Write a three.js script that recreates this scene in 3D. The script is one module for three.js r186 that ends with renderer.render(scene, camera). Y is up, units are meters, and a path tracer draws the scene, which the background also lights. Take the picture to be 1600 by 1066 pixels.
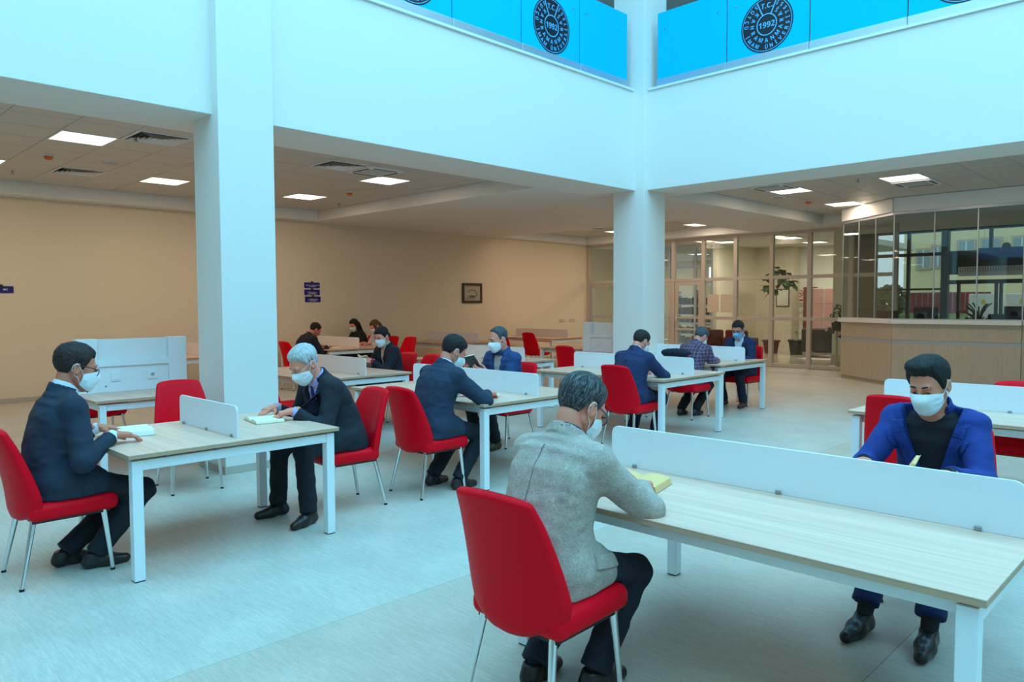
import * as THREE from 'three';
import { RoundedBoxGeometry } from 'three/addons/geometries/RoundedBoxGeometry.js';
import { mergeGeometries } from 'three/addons/utils/BufferGeometryUtils.js';
import { RectAreaLightUniformsLib } from 'three/addons/lights/RectAreaLightUniformsLib.js';

RectAreaLightUniformsLib.init();
const scene = new THREE.Scene();

// ---------- camera ----------
const camera = new THREE.PerspectiveCamera(49.15, 1600 / 1066, 0.05, 300);
{
  const ya = 0.7794, p = 0.0493, ro = -0.0035;
  const r0 = new THREE.Vector3(Math.sin(ya), 0, Math.cos(ya));
  const fw = new THREE.Vector3(Math.cos(ya) * Math.cos(p), -Math.sin(p), -Math.sin(ya) * Math.cos(p));
  const u0 = new THREE.Vector3().crossVectors(r0, fw);
  const R = r0.clone().multiplyScalar(Math.cos(ro)).addScaledVector(u0, Math.sin(ro));
  const U = u0.clone().multiplyScalar(Math.cos(ro)).addScaledVector(r0, -Math.sin(ro));
  camera.position.set(0, 1.58, 0);
  camera.quaternion.setFromRotationMatrix(new THREE.Matrix4().makeBasis(R, U, fw.clone().negate()));
}
const renderer = new THREE.WebGLRenderer();
renderer.toneMapping = THREE.LinearToneMapping;
renderer.toneMappingExposure = 1.0;
renderer.shadowMap.enabled = true;

// ---------- sky outdoors (pale overcast) ----------
scene.background = new THREE.Color().setRGB(0.95, 1.15, 1.22);

// ---------- daylight through the blue tinted atrium roof ----------
const LAMP = 16;
const DAY = new THREE.Color().setRGB(0.292, 0.74, 1.05);
const skylightLamp = new THREE.RectAreaLight(DAY, 2.92, 13.2, 13.2);
skylightLamp.position.set(3.0, 9.3, 0.0);
skylightLamp.rotation.x = -Math.PI / 2;
scene.add(skylightLamp);

// ---------- helpers ----------
function rng(seed) { let s = seed >>> 0; return () => { s = (s + 0x6D2B79F5) >>> 0; let t = s; t = Math.imul(t ^ (t >>> 15), t | 1); t ^= t + Math.imul(t ^ (t >>> 7), t | 61); return ((t ^ (t >>> 14)) >>> 0) / 4294967296; }; }
const rnd = rng(20240611);
const clamp = (x, a, b) => x < a ? a : x > b ? b : x;
const lerp = (a, b, t) => a + (b - a) * t;
const V3 = (x, y, z) => new THREE.Vector3(x, y, z);
const HASH = new Float32Array(4096); { const r = rng(77); for (let i = 0; i < 4096; i++) HASH[i] = r() * 2 - 1; }
const hsh = (x, y, z) => HASH[((x * 73856093) ^ (y * 19349663) ^ (z * 83492791)) & 4095];
function noise3(x, y, z) {
  const xi = Math.floor(x), yi = Math.floor(y), zi = Math.floor(z); let u = x - xi, v = y - yi, w = z - zi;
  u = u * u * (3 - 2 * u); v = v * v * (3 - 2 * v); w = w * w * (3 - 2 * w);
  const a = lerp(lerp(hsh(xi, yi, zi), hsh(xi + 1, yi, zi), u), lerp(hsh(xi, yi + 1, zi), hsh(xi + 1, yi + 1, zi), u), v);
  const b = lerp(lerp(hsh(xi, yi, zi + 1), hsh(xi + 1, yi, zi + 1), u), lerp(hsh(xi, yi + 1, zi + 1), hsh(xi + 1, yi + 1, zi + 1), u), v);
  return lerp(a, b, w);
}
const taken = new Map();
function numbered(name) { const n = taken.get(name) || 0; taken.set(name, n + 1); return n ? name + '_' + String(n).padStart(3, '0') : name; }
function tag(o, label, category, group, kind) { if (label) o.userData.label = label; if (category) o.userData.category = category; if (group) o.userData.group = group; if (kind) o.userData.kind = kind; return o; }
function thing(name, label, category, [x, y, z] = [0, 0, 0], turn = 0, group) {
  const o = new THREE.Group(); o.name = numbered(name); o.position.set(x, y, z); o.rotation.y = turn; scene.add(o);
  return tag(o, label, category, group);
}
function structure(name, parent) { const o = new THREE.Group(); o.name = parent ? name : numbered(name); (parent || scene).add(o); if (!parent) o.userData.kind = 'structure'; return o; }
// box projected uv in metres
function bp(g, s = 1) {
  const p = g.attributes.position, n = g.attributes.normal, uv = new Float32Array(p.count * 2);
  for (let i = 0; i < p.count; i++) {
    const ax = Math.abs(n.getX(i)), ay = Math.abs(n.getY(i)), az = Math.abs(n.getZ(i)); let u, v;
    if (ay >= ax && ay >= az) { u = p.getX(i); v = p.getZ(i); } else if (ax >= az) { u = p.getZ(i); v = p.getY(i); } else { u = p.getX(i); v = p.getY(i); }
    uv[2 * i] = u * s; uv[2 * i + 1] = v * s;
  }
  g.setAttribute('uv', new THREE.BufferAttribute(uv, 2)); return g;
}
function part(name, geo, mat, parent, label) { const m = new THREE.Mesh(geo, mat); m.name = name; (parent || scene).add(m); if (label) m.userData.label = label; return m; }
const clean = g => { const r = g.index ? g.toNonIndexed() : g; for (const k of Object.keys(r.attributes)) if (!['position', 'normal', 'uv'].includes(k)) r.deleteAttribute(k); return r; };
const join = gs => mergeGeometries(gs.map(clean));
function box(x0, x1, y0, y1, z0, z1) { return bp(new THREE.BoxGeometry(x1 - x0, y1 - y0, z1 - z0).translate((x0 + x1) / 2, (y0 + y1) / 2, (z0 + z1) / 2)); }
function rbox(x0, x1, y0, y1, z0, z1, r = 0.004, seg = 2) { return bp(new RoundedBoxGeometry(x1 - x0, y1 - y0, z1 - z0, seg, r).translate((x0 + x1) / 2, (y0 + y1) / 2, (z0 + z1) / 2)); }
function rod(a, b, r0, r1 = r0, seg = 12) {
  const A = V3(...a), B = V3(...b), d = B.clone().sub(A), g = new THREE.CylinderGeometry(r1, r0, d.length(), seg);
  g.applyQuaternion(new THREE.Quaternion().setFromUnitVectors(V3(0, 1, 0), d.clone().normalize())); const m = A.add(B).multiplyScalar(0.5); return g.translate(m.x, m.y, m.z);
}
function tube(pts, r, seg = 24, rad = 6) { return new THREE.TubeGeometry(new THREE.CatmullRomCurve3(pts.map(q => V3(...q))), seg, r, rad); }
// ---------- textures ----------
function tex(w, h, fn, rep = 1, srgb = true) {
  const d = new Uint8Array(w * h * 4);
  for (let j = 0; j < h; j++) for (let i = 0; i < w; i++) { const c = fn(i / w, j / h, i, j); const k = (j * w + i) * 4; if (typeof c === 'number') d[k] = d[k + 1] = d[k + 2] = clamp(c * 255, 0, 255); else { d[k] = clamp(c[0] * 255, 0, 255); d[k + 1] = clamp(c[1] * 255, 0, 255); d[k + 2] = clamp(c[2] * 255, 0, 255); } d[k + 3] = 255; }
  const t = new THREE.DataTexture(d, w, h); t.wrapS = t.wrapT = THREE.RepeatWrapping; t.magFilter = THREE.LinearFilter; t.minFilter = THREE.LinearMipmapLinearFilter; t.generateMipmaps = true;
  if (srgb) t.colorSpace = THREE.SRGBColorSpace; if (Array.isArray(rep)) t.repeat.set(rep[0], rep[1]); else t.repeat.set(rep, rep); t.needsUpdate = true; return t;
}
// tileable value noise
function tn(u, v, f, g, seed = 0) {
  const x = u * f, y = v * g, xi = Math.floor(x), yi = Math.floor(y); let a = x - xi, b = y - yi; a = a * a * (3 - 2 * a); b = b * b * (3 - 2 * b);
  const q = (i, j) => hsh(((i % f) + f) % f, ((j % g) + g) % g, seed);
  return lerp(lerp(q(xi, yi), q(xi + 1, yi), a), lerp(q(xi, yi + 1), q(xi + 1, yi + 1), a), b);
}
const bumpFabric = tex(128, 128, (u, v, i, j) => 0.5 + 0.25 * Math.sin(i * Math.PI / 2) * Math.cos(j * Math.PI / 2) + 0.25 * tn(u, v, 64, 64, 3), 12, false);
const bumpLeather = tex(128, 128, (u, v) => 0.5 + 0.3 * tn(u, v, 40, 40, 5) + 0.2 * tn(u, v, 90, 90, 6), 9, false);
const bumpPlaster = tex(256, 256, (u, v) => 0.5 + 0.25 * tn(u, v, 60, 60, 8) + 0.25 * tn(u, v, 140, 140, 9), 1.2, false);
const floorTex = tex(512, 512, (u, v) => { const s = 0.022 * tn(u, v, 200, 14, 11) + 0.022 * tn(u, v, 300, 30, 12) + 0.02 * tn(u, v, 6, 6, 13) + 0.02 * tn(u, v, 180, 180, 14); return [0.755 + s, 0.735 + s, 0.685 + s * 1.1]; }, 1 / 1.3);
const woodTex = tex(256, 512, (u, v) => { const s = 0.028 * tn(u, v, 70, 3, 21) + 0.02 * tn(u, v, 120, 5, 22) + 0.018 * tn(u, v, 14, 3, 23) + 0.01 * Math.sin(30 * u * 6.283 / 6 + 3 * tn(u, v, 5, 2, 24)); return [0.885 + s, 0.725 + s * 1.1, 0.63 + s * 1.15]; }, [1 / 0.9, 1 / 1.9]);
const counterTex = tex(256, 256, (u, v, i) => { const s = 0.02 * tn(u, v, 110, 4, 31) + 0.012 * tn(u, v, 60, 8, 32); return [0.76 + s, 0.69 + s, 0.60 + s]; }, 1 / 0.8);
const plaidTex = tex(256, 256, (u, v) => { const a = (u * 4) % 1, b = (v * 4) % 1; const l = (a < 0.07 ? 1 : 0) + (b < 0.07 ? 1 : 0); const n = 0.03 * tn(u, v, 90, 90, 41); const d = (a > 0.5 ? 0.04 : 0) + (b > 0.5 ? 0.04 : 0); return l ? [0.60 + n, 0.58 + n, 0.68 + n] : [0.36 - d + n, 0.25 - d + n, 0.34 - d + n]; }, 1 / 0.19);
const tweedTex = tex(256, 256, (u, v, i, j) => { const n = 0.07 * tn(u, v, 128, 128, 51) + 0.05 * tn(u, v, 64, 200, 52) + 0.03 * tn(u, v, 9, 9, 53); return [0.68 + n, 0.62 + n, 0.57 + n]; }, 3);
const metalTileTex = tex(256, 256, (u, v) => { const s = 0.015 * tn(u, v, 5, 60, 61) + 0.01 * tn(u, v, 100, 100, 62); return [0.80 + s, 0.79 + s, 0.765 + s]; }, 1 / 0.62);
const hairTex = tex(256, 256, (u, v) => { const s = 0.5 * tn(u, v, 128, 5, 91) + 0.35 * tn(u, v, 64, 4, 92) + 0.25 * tn(u, v, 220, 8, 93); return 0.72 + 0.28 * s; }, 5);
const hairBump = tex(256, 256, (u, v) => 0.5 + 0.3 * tn(u, v, 128, 5, 91) + 0.2 * tn(u, v, 64, 4, 92), 5, false);
const pepperTex = tex(256, 256, (u, v) => { const s = tn(u, v, 128, 9, 94) + 0.7 * tn(u, v, 200, 14, 95); return s > 0.35 ? 1 : 0.45 + 0.25 * s; }, 5);
// ---------- materials ----------
const M = {};
const std = (k, o) => (M[k] = new THREE.MeshStandardMaterial(o));
const phy = (k, o) => (M[k] = new THREE.MeshPhysicalMaterial(o));
const RGB = (r, g, b) => new THREE.Color().setRGB(r, g, b);
std('white', { color: RGB(0.84, 0.80, 0.745), roughness: 0.85, bumpMap: bumpPlaster, bumpScale: 0.0006 });
std('soffit', { color: RGB(0.80, 0.79, 0.76), roughness: 0.9 });
std('beige', { color: RGB(0.82, 0.69, 0.51), roughness: 0.9, bumpMap: bumpPlaster, bumpScale: 0.0008 });
std('cream', { color: RGB(0.74, 0.68, 0.54), roughness: 0.9 });
std('paleWall', { color: RGB(0.78, 0.80, 0.74), roughness: 0.9 });
const floorMats = [[1, 1, 1], [1.0, 0.885, 0.83], [1.0, 0.975, 0.95]].map(c => new THREE.MeshStandardMaterial({ map: floorTex, color: RGB(...c), roughness: 0.46 }));
std('tile', { map: metalTileTex, roughness: 0.45, metalness: 0.15 });
std('black', { color: RGB(0.012, 0.012, 0.013), roughness: 0.6 });
std('ventDark', { color: RGB(0.05, 0.05, 0.05), roughness: 0.8 });
std('steel', { color: RGB(0.85, 0.87, 0.88), roughness: 0.42, metalness: 0.1 });
std('chrome', { color: RGB(0.82, 0.82, 0.83), roughness: 0.13, metalness: 1 });
std('alu', { color: RGB(0.55, 0.57, 0.6), roughness: 0.4, metalness: 0.75 });
std('aluWarm', { color: RGB(0.60, 0.52, 0.45), roughness: 0.5, metalness: 0.1 });
std('wood', { map: woodTex, roughness: 0.38 });
std('edge', { color: RGB(0.55, 0.34, 0.21), roughness: 0.5 });
std('spacer', { color: RGB(0.35, 0.35, 0.35), roughness: 0.4, metalness: 0.6 });
phy('acrylic', { color: RGB(0.93, 0.96, 0.98), roughness: 0.4, transmission: 0.25, thickness: 0 });
std('acrylicCarrel', { color: RGB(0.84, 0.80, 0.79), roughness: 0.35 });
std('laminateWhite', { color: RGB(0.82, 0.83, 0.85), roughness: 0.45 });
phy('red', { color: RGB(0.84, 0.002, 0.013), roughness: 0.42, specularIntensity: 0.2, bumpMap: bumpLeather, bumpScale: 0.0005 });
phy('glass', { color: RGB(0.93, 0.96, 0.95), roughness: 0.02, transmission: 1, thickness: 0 });
phy('glassDark', { color: RGB(0.80, 0.85, 0.85), roughness: 0.02, transmission: 1, thickness: 0 });
phy('film', { color: RGB(0.004, 0.50, 0.86), roughness: 0.5, specularIntensity: 0.08, specularColor: RGB(0.1, 0.7, 1) });
std('counter', { map: counterTex, roughness: 0.5 });
std('grey', { color: RGB(0.42, 0.44, 0.45), roughness: 0.5 });
std('darkFrame', { color: RGB(0.035, 0.035, 0.04), roughness: 0.5 });
std('base', { color: RGB(0.52, 0.46, 0.37), roughness: 0.6 });
std('orange', { color: RGB(0.75, 0.13, 0.02), roughness: 0.4 });
std('paper', { color: RGB(0.80, 0.72, 0.52), roughness: 0.8 });
std('paperYellow', { color: RGB(0.86, 0.50, 0.20), roughness: 0.8 });
std('paperWhite', { color: RGB(0.85, 0.84, 0.78), roughness: 0.8 });
std('cover', { color: RGB(0.45, 0.36, 0.22), roughness: 0.6 });
std('coverDark', { color: RGB(0.03, 0.04, 0.05), roughness: 0.5 });
std('mask', { color: RGB(0.82, 0.86, 0.88), roughness: 0.85 });
std('maskBlue', { color: RGB(0.22, 0.48, 0.78), roughness: 0.85 });
std('shoe', { color: RGB(0.018, 0.015, 0.014), roughness: 0.32 });
std('shoeBrown', { color: RGB(0.07, 0.035, 0.02), roughness: 0.4 });
std('sock', { color: RGB(0.02, 0.02, 0.025), roughness: 0.9 });
std('eyeWhite', { color: RGB(0.75, 0.72, 0.70), roughness: 0.25 });
std('iris', { color: RGB(0.03, 0.018, 0.01), roughness: 0.2 });
std('frameDark', { color: RGB(0.02, 0.02, 0.035), roughness: 0.3 });
std('frameMetal', { color: RGB(0.7, 0.7, 0.7), roughness: 0.3, metalness: 0.8 });
std('blueSign', { color: RGB(0.02, 0.015, 0.30), roughness: 0.4 });
std('lampFrame', { color: RGB(0.8, 0.8, 0.8), roughness: 0.5 });
std('lampGlow', { color: RGB(0.9, 0.9, 0.9), emissive: RGB(1, 0.95, 0.86), emissiveIntensity: 2.2, roughness: 0.6 });
std('skyPane', { color: RGB(0.3, 0.6, 0.7), emissive: DAY, emissiveIntensity: 1.0, roughness: 0.5 });
const cloth = (r, g, b, o = {}) => new THREE.MeshStandardMaterial({ color: RGB(r, g, b), roughness: 0.85, bumpMap: bumpFabric, bumpScale: 0.0004, ...o });
// ================= SETTING =================
const SOF = 3.34, TILE = 3.55, FT = 4.85, ZW = -14.3, XG = 17.75, ZF = -6.87, XF = 9.78;
// floor: vinyl sheets laid side by side
{
  const fl = structure('floor'); let k = 0;
  for (let z = -1.1 + 2.1 * 5; z > ZW; z -= 2.1, k++) part('floor_sheet', rbox(-8, XG + 0.05, -0.03, 0, Math.max(z - 2.1, ZW) + 0.0012, z - 0.0012, 0.0012, 1), floorMats[[0, 2, 0, 2, 0, 1, 0, 2, 0, 2, 0, 2][k % 12]], fl);
  part('screed', box(-8, XG, -0.2, -0.031, ZW, 9.4), M.grey, fl);
}
// walls of the reading hall
const wallLeft = structure('wall_left'); part('plaster', box(-8, XG + 0.1, 0, 8.2, ZW - 0.25, ZW), M.beige, wallLeft);
part('baseboard', rbox(-8, XG, 0, 0.08, ZW, ZW + 0.012, 0.003, 1), M.base, wallLeft);
const wallBack = structure('wall_back'); part('plaster', box(-8.25, -8, 0, 9.6, ZW - 0.25, 9.6), M.white, wallBack);
const wallNear = structure('wall_near'); part('plaster', box(-8, 24, 0, 9.6, 9.4, 9.65), M.white, wallNear);
const wallUp = structure('wall_upper'); part('plaster', box(XG + 0.1, XG + 0.35, 3.66, 9.6, ZW, 9.4), M.cream, wallUp);
// gallery edge beams round the atrium
const beamL = structure('trim_1');
part('fascia', rbox(-8, 9.71, SOF, FT, -7.75, ZF, 0.004, 1), M.white, beamL);
part('ledge', rbox(-8, 9.62, FT, FT + 0.035, -7.05, ZF + 0.03, 0.006, 1), M.steel, beamL);
const beamR = structure('trim_2');
part('fascia', rbox(XF, 10.65, SOF, FT, -6.72, 9.4, 0.004, 1), M.white, beamR);
part('ledge', rbox(XF - 0.03, XF + 0.18, FT, FT + 0.035, -6.68, 9.4, 0.006, 1), M.steel, beamR);
const beamN = structure('trim_3'); part('fascia', box(-8, XF, SOF, FT, 7.0, 9.4), M.white, beamN);
const beamB = structure('trim_4'); part('fascia', box(-8, -4.0, SOF, FT, ZF, 7.0), M.white, beamB);
// soffits and slabs behind the beams
const sof = structure('ceiling_soffit');
for (const [x0, x1, z0, z1] of [[-8, 8.36, ZW, -13.95], [8.36, 13.85, ZW, -7.75], [13.85, 17.4, ZW, -14.05], [17.4, XG + 0.1, ZW, -6.9], [13.85, 17.4, -8.78, -6.9], [10.65, 13.85, -7.75, -6.9], [9.7, 10.65, -7.75, -6.72], [16.95, XG + 0.1, -6.9, 9.4]]) part('plasterboard', rbox(x0, x1, SOF, 3.66, z0, z1, 0.012, 2), M.soffit, sof);
for (const [x0, x1, z0, z1] of [[-8, XG + 0.1, ZW, -7.75], [10.65, XG + 0.1, -7.75, 9.4]]) part('slab', box(x0, x1, 3.661, FT - 0.01, z0, z1), M.soffit, sof);
// roof: dark gallery ceiling, blue skylight over the atrium
const roof = structure('ceiling_gallery');
for (const [x0, x1, z0, z1] of [[-8, XG + 0.3, ZW, -7.4], [10.3, XG + 0.3, -7.4, 9.4], [-8, -4.2, -7.4, 9.4], [-4.2, 10.3, 7.2, 9.4]]) part('gallery_ceiling', box(x0, x1, 8.0, 9.6, z0, z1), M.soffit, roof);
{
  const s = structure('window_skylight');
  for (let i = 0; i < 6; i++) for (let j = 0; j < 6; j++) part('pane', box(-4.15 + i * 2.4 + 0.04, -4.15 + (i + 1) * 2.4 - 0.04, 9.42, 9.45, -7.35 + j * 2.42 + 0.04, -7.35 + (j + 1) * 2.42 - 0.04), M.skyPane, s);
  for (let i = 0; i <= 6; i++) { part('glazing_bar', box(-4.19 + i * 2.4, -4.11 + i * 2.4, 9.4, 9.6, -7.4, 7.2), M.steel, s); part('glazing_bar', box(-4.2, 10.3, 9.4, 9.6, -7.39 + i * 2.42, -7.31 + i * 2.42), M.steel, s); }
}
// pillars
for (const [x, z, w] of [[3.02, -6.74, 0.545], [9.69, -6.70, 0.585], [-3.9, -6.74, 0.56]]) {
  const c = structure('column');
  part('shaft', rbox(x, x + w, 0, 8.0, z - w, z, 0.006, 2), M.white, c);
  part('skirting', rbox(x - 0.012, x + w + 0.012, 0, 0.075, z - w - 0.012, z + 0.012, 0.003, 1), M.base, c);
}
// ---------- metal tile ceilings ----------
const P = 0.62;
const lampAt = [], holes = [];
const lamps = [[2.79, -9.88, 'over the left carrel, nearest the gallery beam'], [4.80, -12.40, 'beside the left pillar, nearer the beige wall'], [2.42, -12.25, 'cut by the left picture edge'], [7.39, -12.33, 'near the beige wall, over the long haired woman'], [7.32, -9.78, 'beside an air cassette in the middle bay'], [14.19, -12.36, 'in the far corner, left of the middle pillar'], [16.81, -9.88, 'in front of the glass partition, right of the middle pillar'], [12.86, -5.88, 'over the right hall, the left one beside an air cassette'], [12.86, -3.96, 'over the right hall, largest of the right side'], [15.4, -5.9, 'close to the slanted reception canopy'], [14.4, -0.9, 'beyond the right edge, before the reception'], [12.86, 1.4, 'far beyond the right edge'], [12.86, 4.4, 'furthest beyond the right edge'], [-0.5, -9.88, 'beyond the left edge, nearer the gallery beam'], [-0.5, -12.3, 'beyond the left edge, nearer the beige wall'], [-4.5, -11, 'far beyond the left edge'], [14.3, -9.9, 'hidden behind the middle pillar'], [16.81, -12.36, 'cut off by the left side of the middle pillar']];
const vents = [[3.41, -9.24], [3.42, -12.28], [5.93, -9.06], [15.6, -12.33], [15.58, -9.27]];
const cassettes = [[6.62, -9.08], [12.2, -5.84], [13.6, -3.96]];
function tileField(x0, x1, z0, z1, ox, oz) {
  const c = structure('ceiling'); part('backing', box(x0, x1, 3.62, 3.64, z0, z1), M.black, c);
  const g0 = new Map();
  const xs = [x0 + 0.012], zs = [z0 + 0.012];
  for (let x = ox - Math.ceil((ox - x0) / P) * P + P; x < x1 - 0.02; x += P) if (x > x0 + 0.05) xs.push(x); xs.push(x1 - 0.012);
  for (let z = oz - Math.ceil((oz - z0) / P) * P + P; z < z1 - 0.02; z += P) if (z > z0 + 0.05) zs.push(z); zs.push(z1 - 0.012);
  for (let i = 0; i + 1 < xs.length; i++) for (let j = 0; j + 1 < zs.length; j++) {
    const w = xs[i + 1] - xs[i], d = zs[j + 1] - zs[j], cx = (xs[i] + xs[i + 1]) / 2, cz = (zs[j] + zs[j + 1]) / 2;
    if (holes.some(([hx, hz]) => Math.abs(hx - cx) < 0.3 && Math.abs(hz - cz) < 0.3)) continue;
    const key = w.toFixed(3) + '/' + d.toFixed(3);
    if (!g0.has(key)) {
      // shallow tray: flat face with chamfered rim
      const hw = w / 2 - 0.003, hd = d / 2 - 0.003, b = Math.min(0.035, hw * 0.4), e = 0.007, pos = [], q = (a, b2, c2, d2) => pos.push(...a, ...b2, ...c2, ...a, ...c2, ...d2);
      const o = [[-hw, e, -hd], [hw, e, -hd], [hw, e, hd], [-hw, e, hd]], n = [[-hw + b, 0, -hd + b], [hw - b, 0, -hd + b], [hw - b, 0, hd - b], [-hw + b, 0, hd - b]], t = o.map(([x, , z]) => [x, 0.03, z]);
      q(n[0], n[1], n[2], n[3]); for (let k = 0; k < 4; k++) { const k2 = (k + 1) % 4; q(o[k], o[k2], n[k2], n[k]); q(t[k], t[k2], o[k2], o[k]); }
      const g = new THREE.BufferGeometry(); g.setAttribute('position', new THREE.Float32BufferAttribute(pos, 3)); g.computeVertexNormals(); g0.set(key, bp(g));
    }
    const m = part('ceiling_tile', g0.get(key), M.tile, c); m.position.set(cx, TILE, cz);
  }
}
const snap = (v, o) => o + (Math.round((v - o) / P - 0.5) + 0.5) * P;
const fields = [[-8, 8.36, -13.95, -7.75, 2.48, -9.57], [13.85, 17.4, -14.05, -8.78, 13.88, -9.57], [10.65, 16.95, -6.9, 9.4, 12.55, -3.03]];
const fieldOf = (x, z) => fields.find(f => x > f[0] && x < f[1] && z > f[2] && z < f[3]);
for (const L of [...lamps, ...vents, ...cassettes]) { const f = fieldOf(L[0], L[1]); L[0] = snap(L[0], f[4]); L[1] = snap(L[1], f[5]); holes.push(L); }
for (const f of fields) tileField(...f);
const lampFrameG = join([rbox(-0.307, 0.307, 0, 0.03, -0.307, -0.285, 0.003, 1), rbox(-0.307, 0.307, 0, 0.03, 0.285, 0.307, 0.003, 1), rbox(-0.307, -0.285, 0, 0.03, -0.285, 0.285, 0.003, 1), rbox(0.285, 0.307, 0, 0.03, -0.285, 0.285, 0.003, 1)]);
const lampPaneG = box(-0.285, 0.285, 0.004, 0.012, -0.285, 0.285), lampBackG = box(-0.3, 0.3, 0.03, 0.06, -0.3, 0.3);
for (const [x, z, lab] of lamps) {
  const t = thing('ceiling_light', 'square white light panel ' + (lab || 'in the metal tile ceiling behind the viewer'), 'ceiling light', [x, TILE, z], 0, 'square ceiling light panels');
  part('frame', lampFrameG, M.lampFrame, t); part('diffuser', lampPaneG, M.lampGlow, t); part('housing', lampBackG, M.lampFrame, t);
  const l = new THREE.RectAreaLight(RGB(1, 0.78, 0.57), LAMP, 0.56, 0.56); l.position.set(0, -0.006, 0); t.add(l);
  l.rotation.set(-Math.PI / 2, 0, 0);
}
// square louvre air vents
{
  const ring = (s, w, y0, y1) => join([rbox(-s, s, y0, y1, -s, -s + w, 0.002, 1), rbox(-s, s, y0, y1, s - w, s, 0.002, 1), rbox(-s, -s + w, y0, y1, -s + w, s - w, 0.002, 1), rbox(s - w, s, y0, y1, -s + w, s - w, 0.002, 1)]);
  const labs = ['beside the left pillar, nearest the gallery beam', 'left, nearer the beige wall', 'left of the air cassette in the middle bay', 'in the far corner, left of the middle pillar', 'in front of the glass partition'];
  vents.forEach(([x, z], i) => {
    const t = thing('ceiling_vent', 'square louvred white ceiling vent ' + labs[i], 'vent', [x, TILE, z], 0, 'square ceiling vents');
    part('frame', ring(0.307, 0.035, -0.004, 0.02), M.lampFrame, t); part('backing', box(-0.28, 0.28, 0.055, 0.06, -0.28, 0.28), M.ventDark, t);
    for (let k = 0; k < 5; k++) {
      const s = 0.262 - k * 0.05, g = new THREE.CylinderGeometry((s - 0.034) * 1.414, s * 1.414, 0.034, 4, 1, true).rotateY(Math.PI / 4).translate(0, 0.004, 0);
      part('slat', bp(g.toNonIndexed()), M.lampFrame, t);
    }
  });
  const clabs = ['beside the light panel in the middle bay', 'left of the left light panel over the right hall', 'behind the largest light panel over the right hall', 'in front of the glass partition'];
  cassettes.forEach(([x, z], i) => {
    const t = thing('air_cassette', 'white ceiling air cassette ' + clabs[i], 'air conditioner', [x, TILE, z], 0, 'ceiling air cassettes');
    part('panel', rbox(-0.306, 0.306, -0.02, 0.03, -0.306, 0.306, 0.012, 2), M.lampFrame, t); part('grille', rbox(-0.19, 0.19, -0.024, 0, -0.19, 0.19, 0.004, 1), M.grey, t);
    for (let k = 0; k < 4; k++) { const s = part('air_slot', box(-0.2, 0.2, -0.023, 0, 0.235, 0.275), M.black, t); s.rotation.y = k * Math.PI / 2; }
    for (let k = -3; k <= 3; k++) part('grille_bar', box(-0.18, 0.18, -0.027, -0.022, k * 0.05 - 0.004, k * 0.05 + 0.004), M.lampFrame, t);
  });
  [[2.76, -11.24, 'over the left carrel'], [7.36, -11.25, 'near the middle bay light panels'], [14.3, -6.1, 'over the right hall near the reception']].forEach(([x, z, l]) => {
    const t = thing('smoke_detector', 'orange smoke detector on the tile ceiling ' + l, 'detector', [x, TILE, z], 0, 'orange smoke detectors');
    part('mount', new THREE.CylinderGeometry(0.06, 0.05, 0.02, 24).translate(0, -0.01, 0), M.lampFrame, t);
    part('dome', new THREE.LatheGeometry([[0.001, -0.065], [0.03, -0.062], [0.05, -0.045], [0.056, -0.02]].map(a => new THREE.Vector2(...a)), 24), M.orange, t);
  });
  [[3.5, -11.23, 'left of the left pillar'], [5.6, -10.9, 'right of the left pillar'], [13.4, -6.3, 'over the right hall']].forEach(([x, z, l]) => { const t = thing('ceiling_speaker', 'flat round ceiling speaker ' + l, 'speaker', [x, TILE, z], 0, 'round ceiling speakers'); part('ring', new THREE.CylinderGeometry(0.125, 0.12, 0.014, 32).translate(0, -0.005, 0), M.lampFrame, t); part('mesh', new THREE.CylinderGeometry(0.105, 0.105, 0.006, 32).translate(0, -0.012, 0), M.grey, t); });
  [[3.2, -9.35, 'beside the left light panel'], [2.7, -12.9, 'near the beige wall on the left'], [8.0, -12.6, 'left of the plain soffit'], [12.4, -4.5, 'over the right hall']].forEach(([x, z, l]) => { const t = thing('sprinkler', 'tiny pendant sprinkler head ' + l, 'sprinkler', [x, TILE, z], 0, 'sprinkler heads'); part('stem', new THREE.CylinderGeometry(0.012, 0.016, 0.05, 10).translate(0, -0.02, 0), M.spacer, t); part('deflector', new THREE.CylinderGeometry(0.026, 0.026, 0.006, 16).translate(0, -0.048, 0), M.spacer, t); });
}
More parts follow.
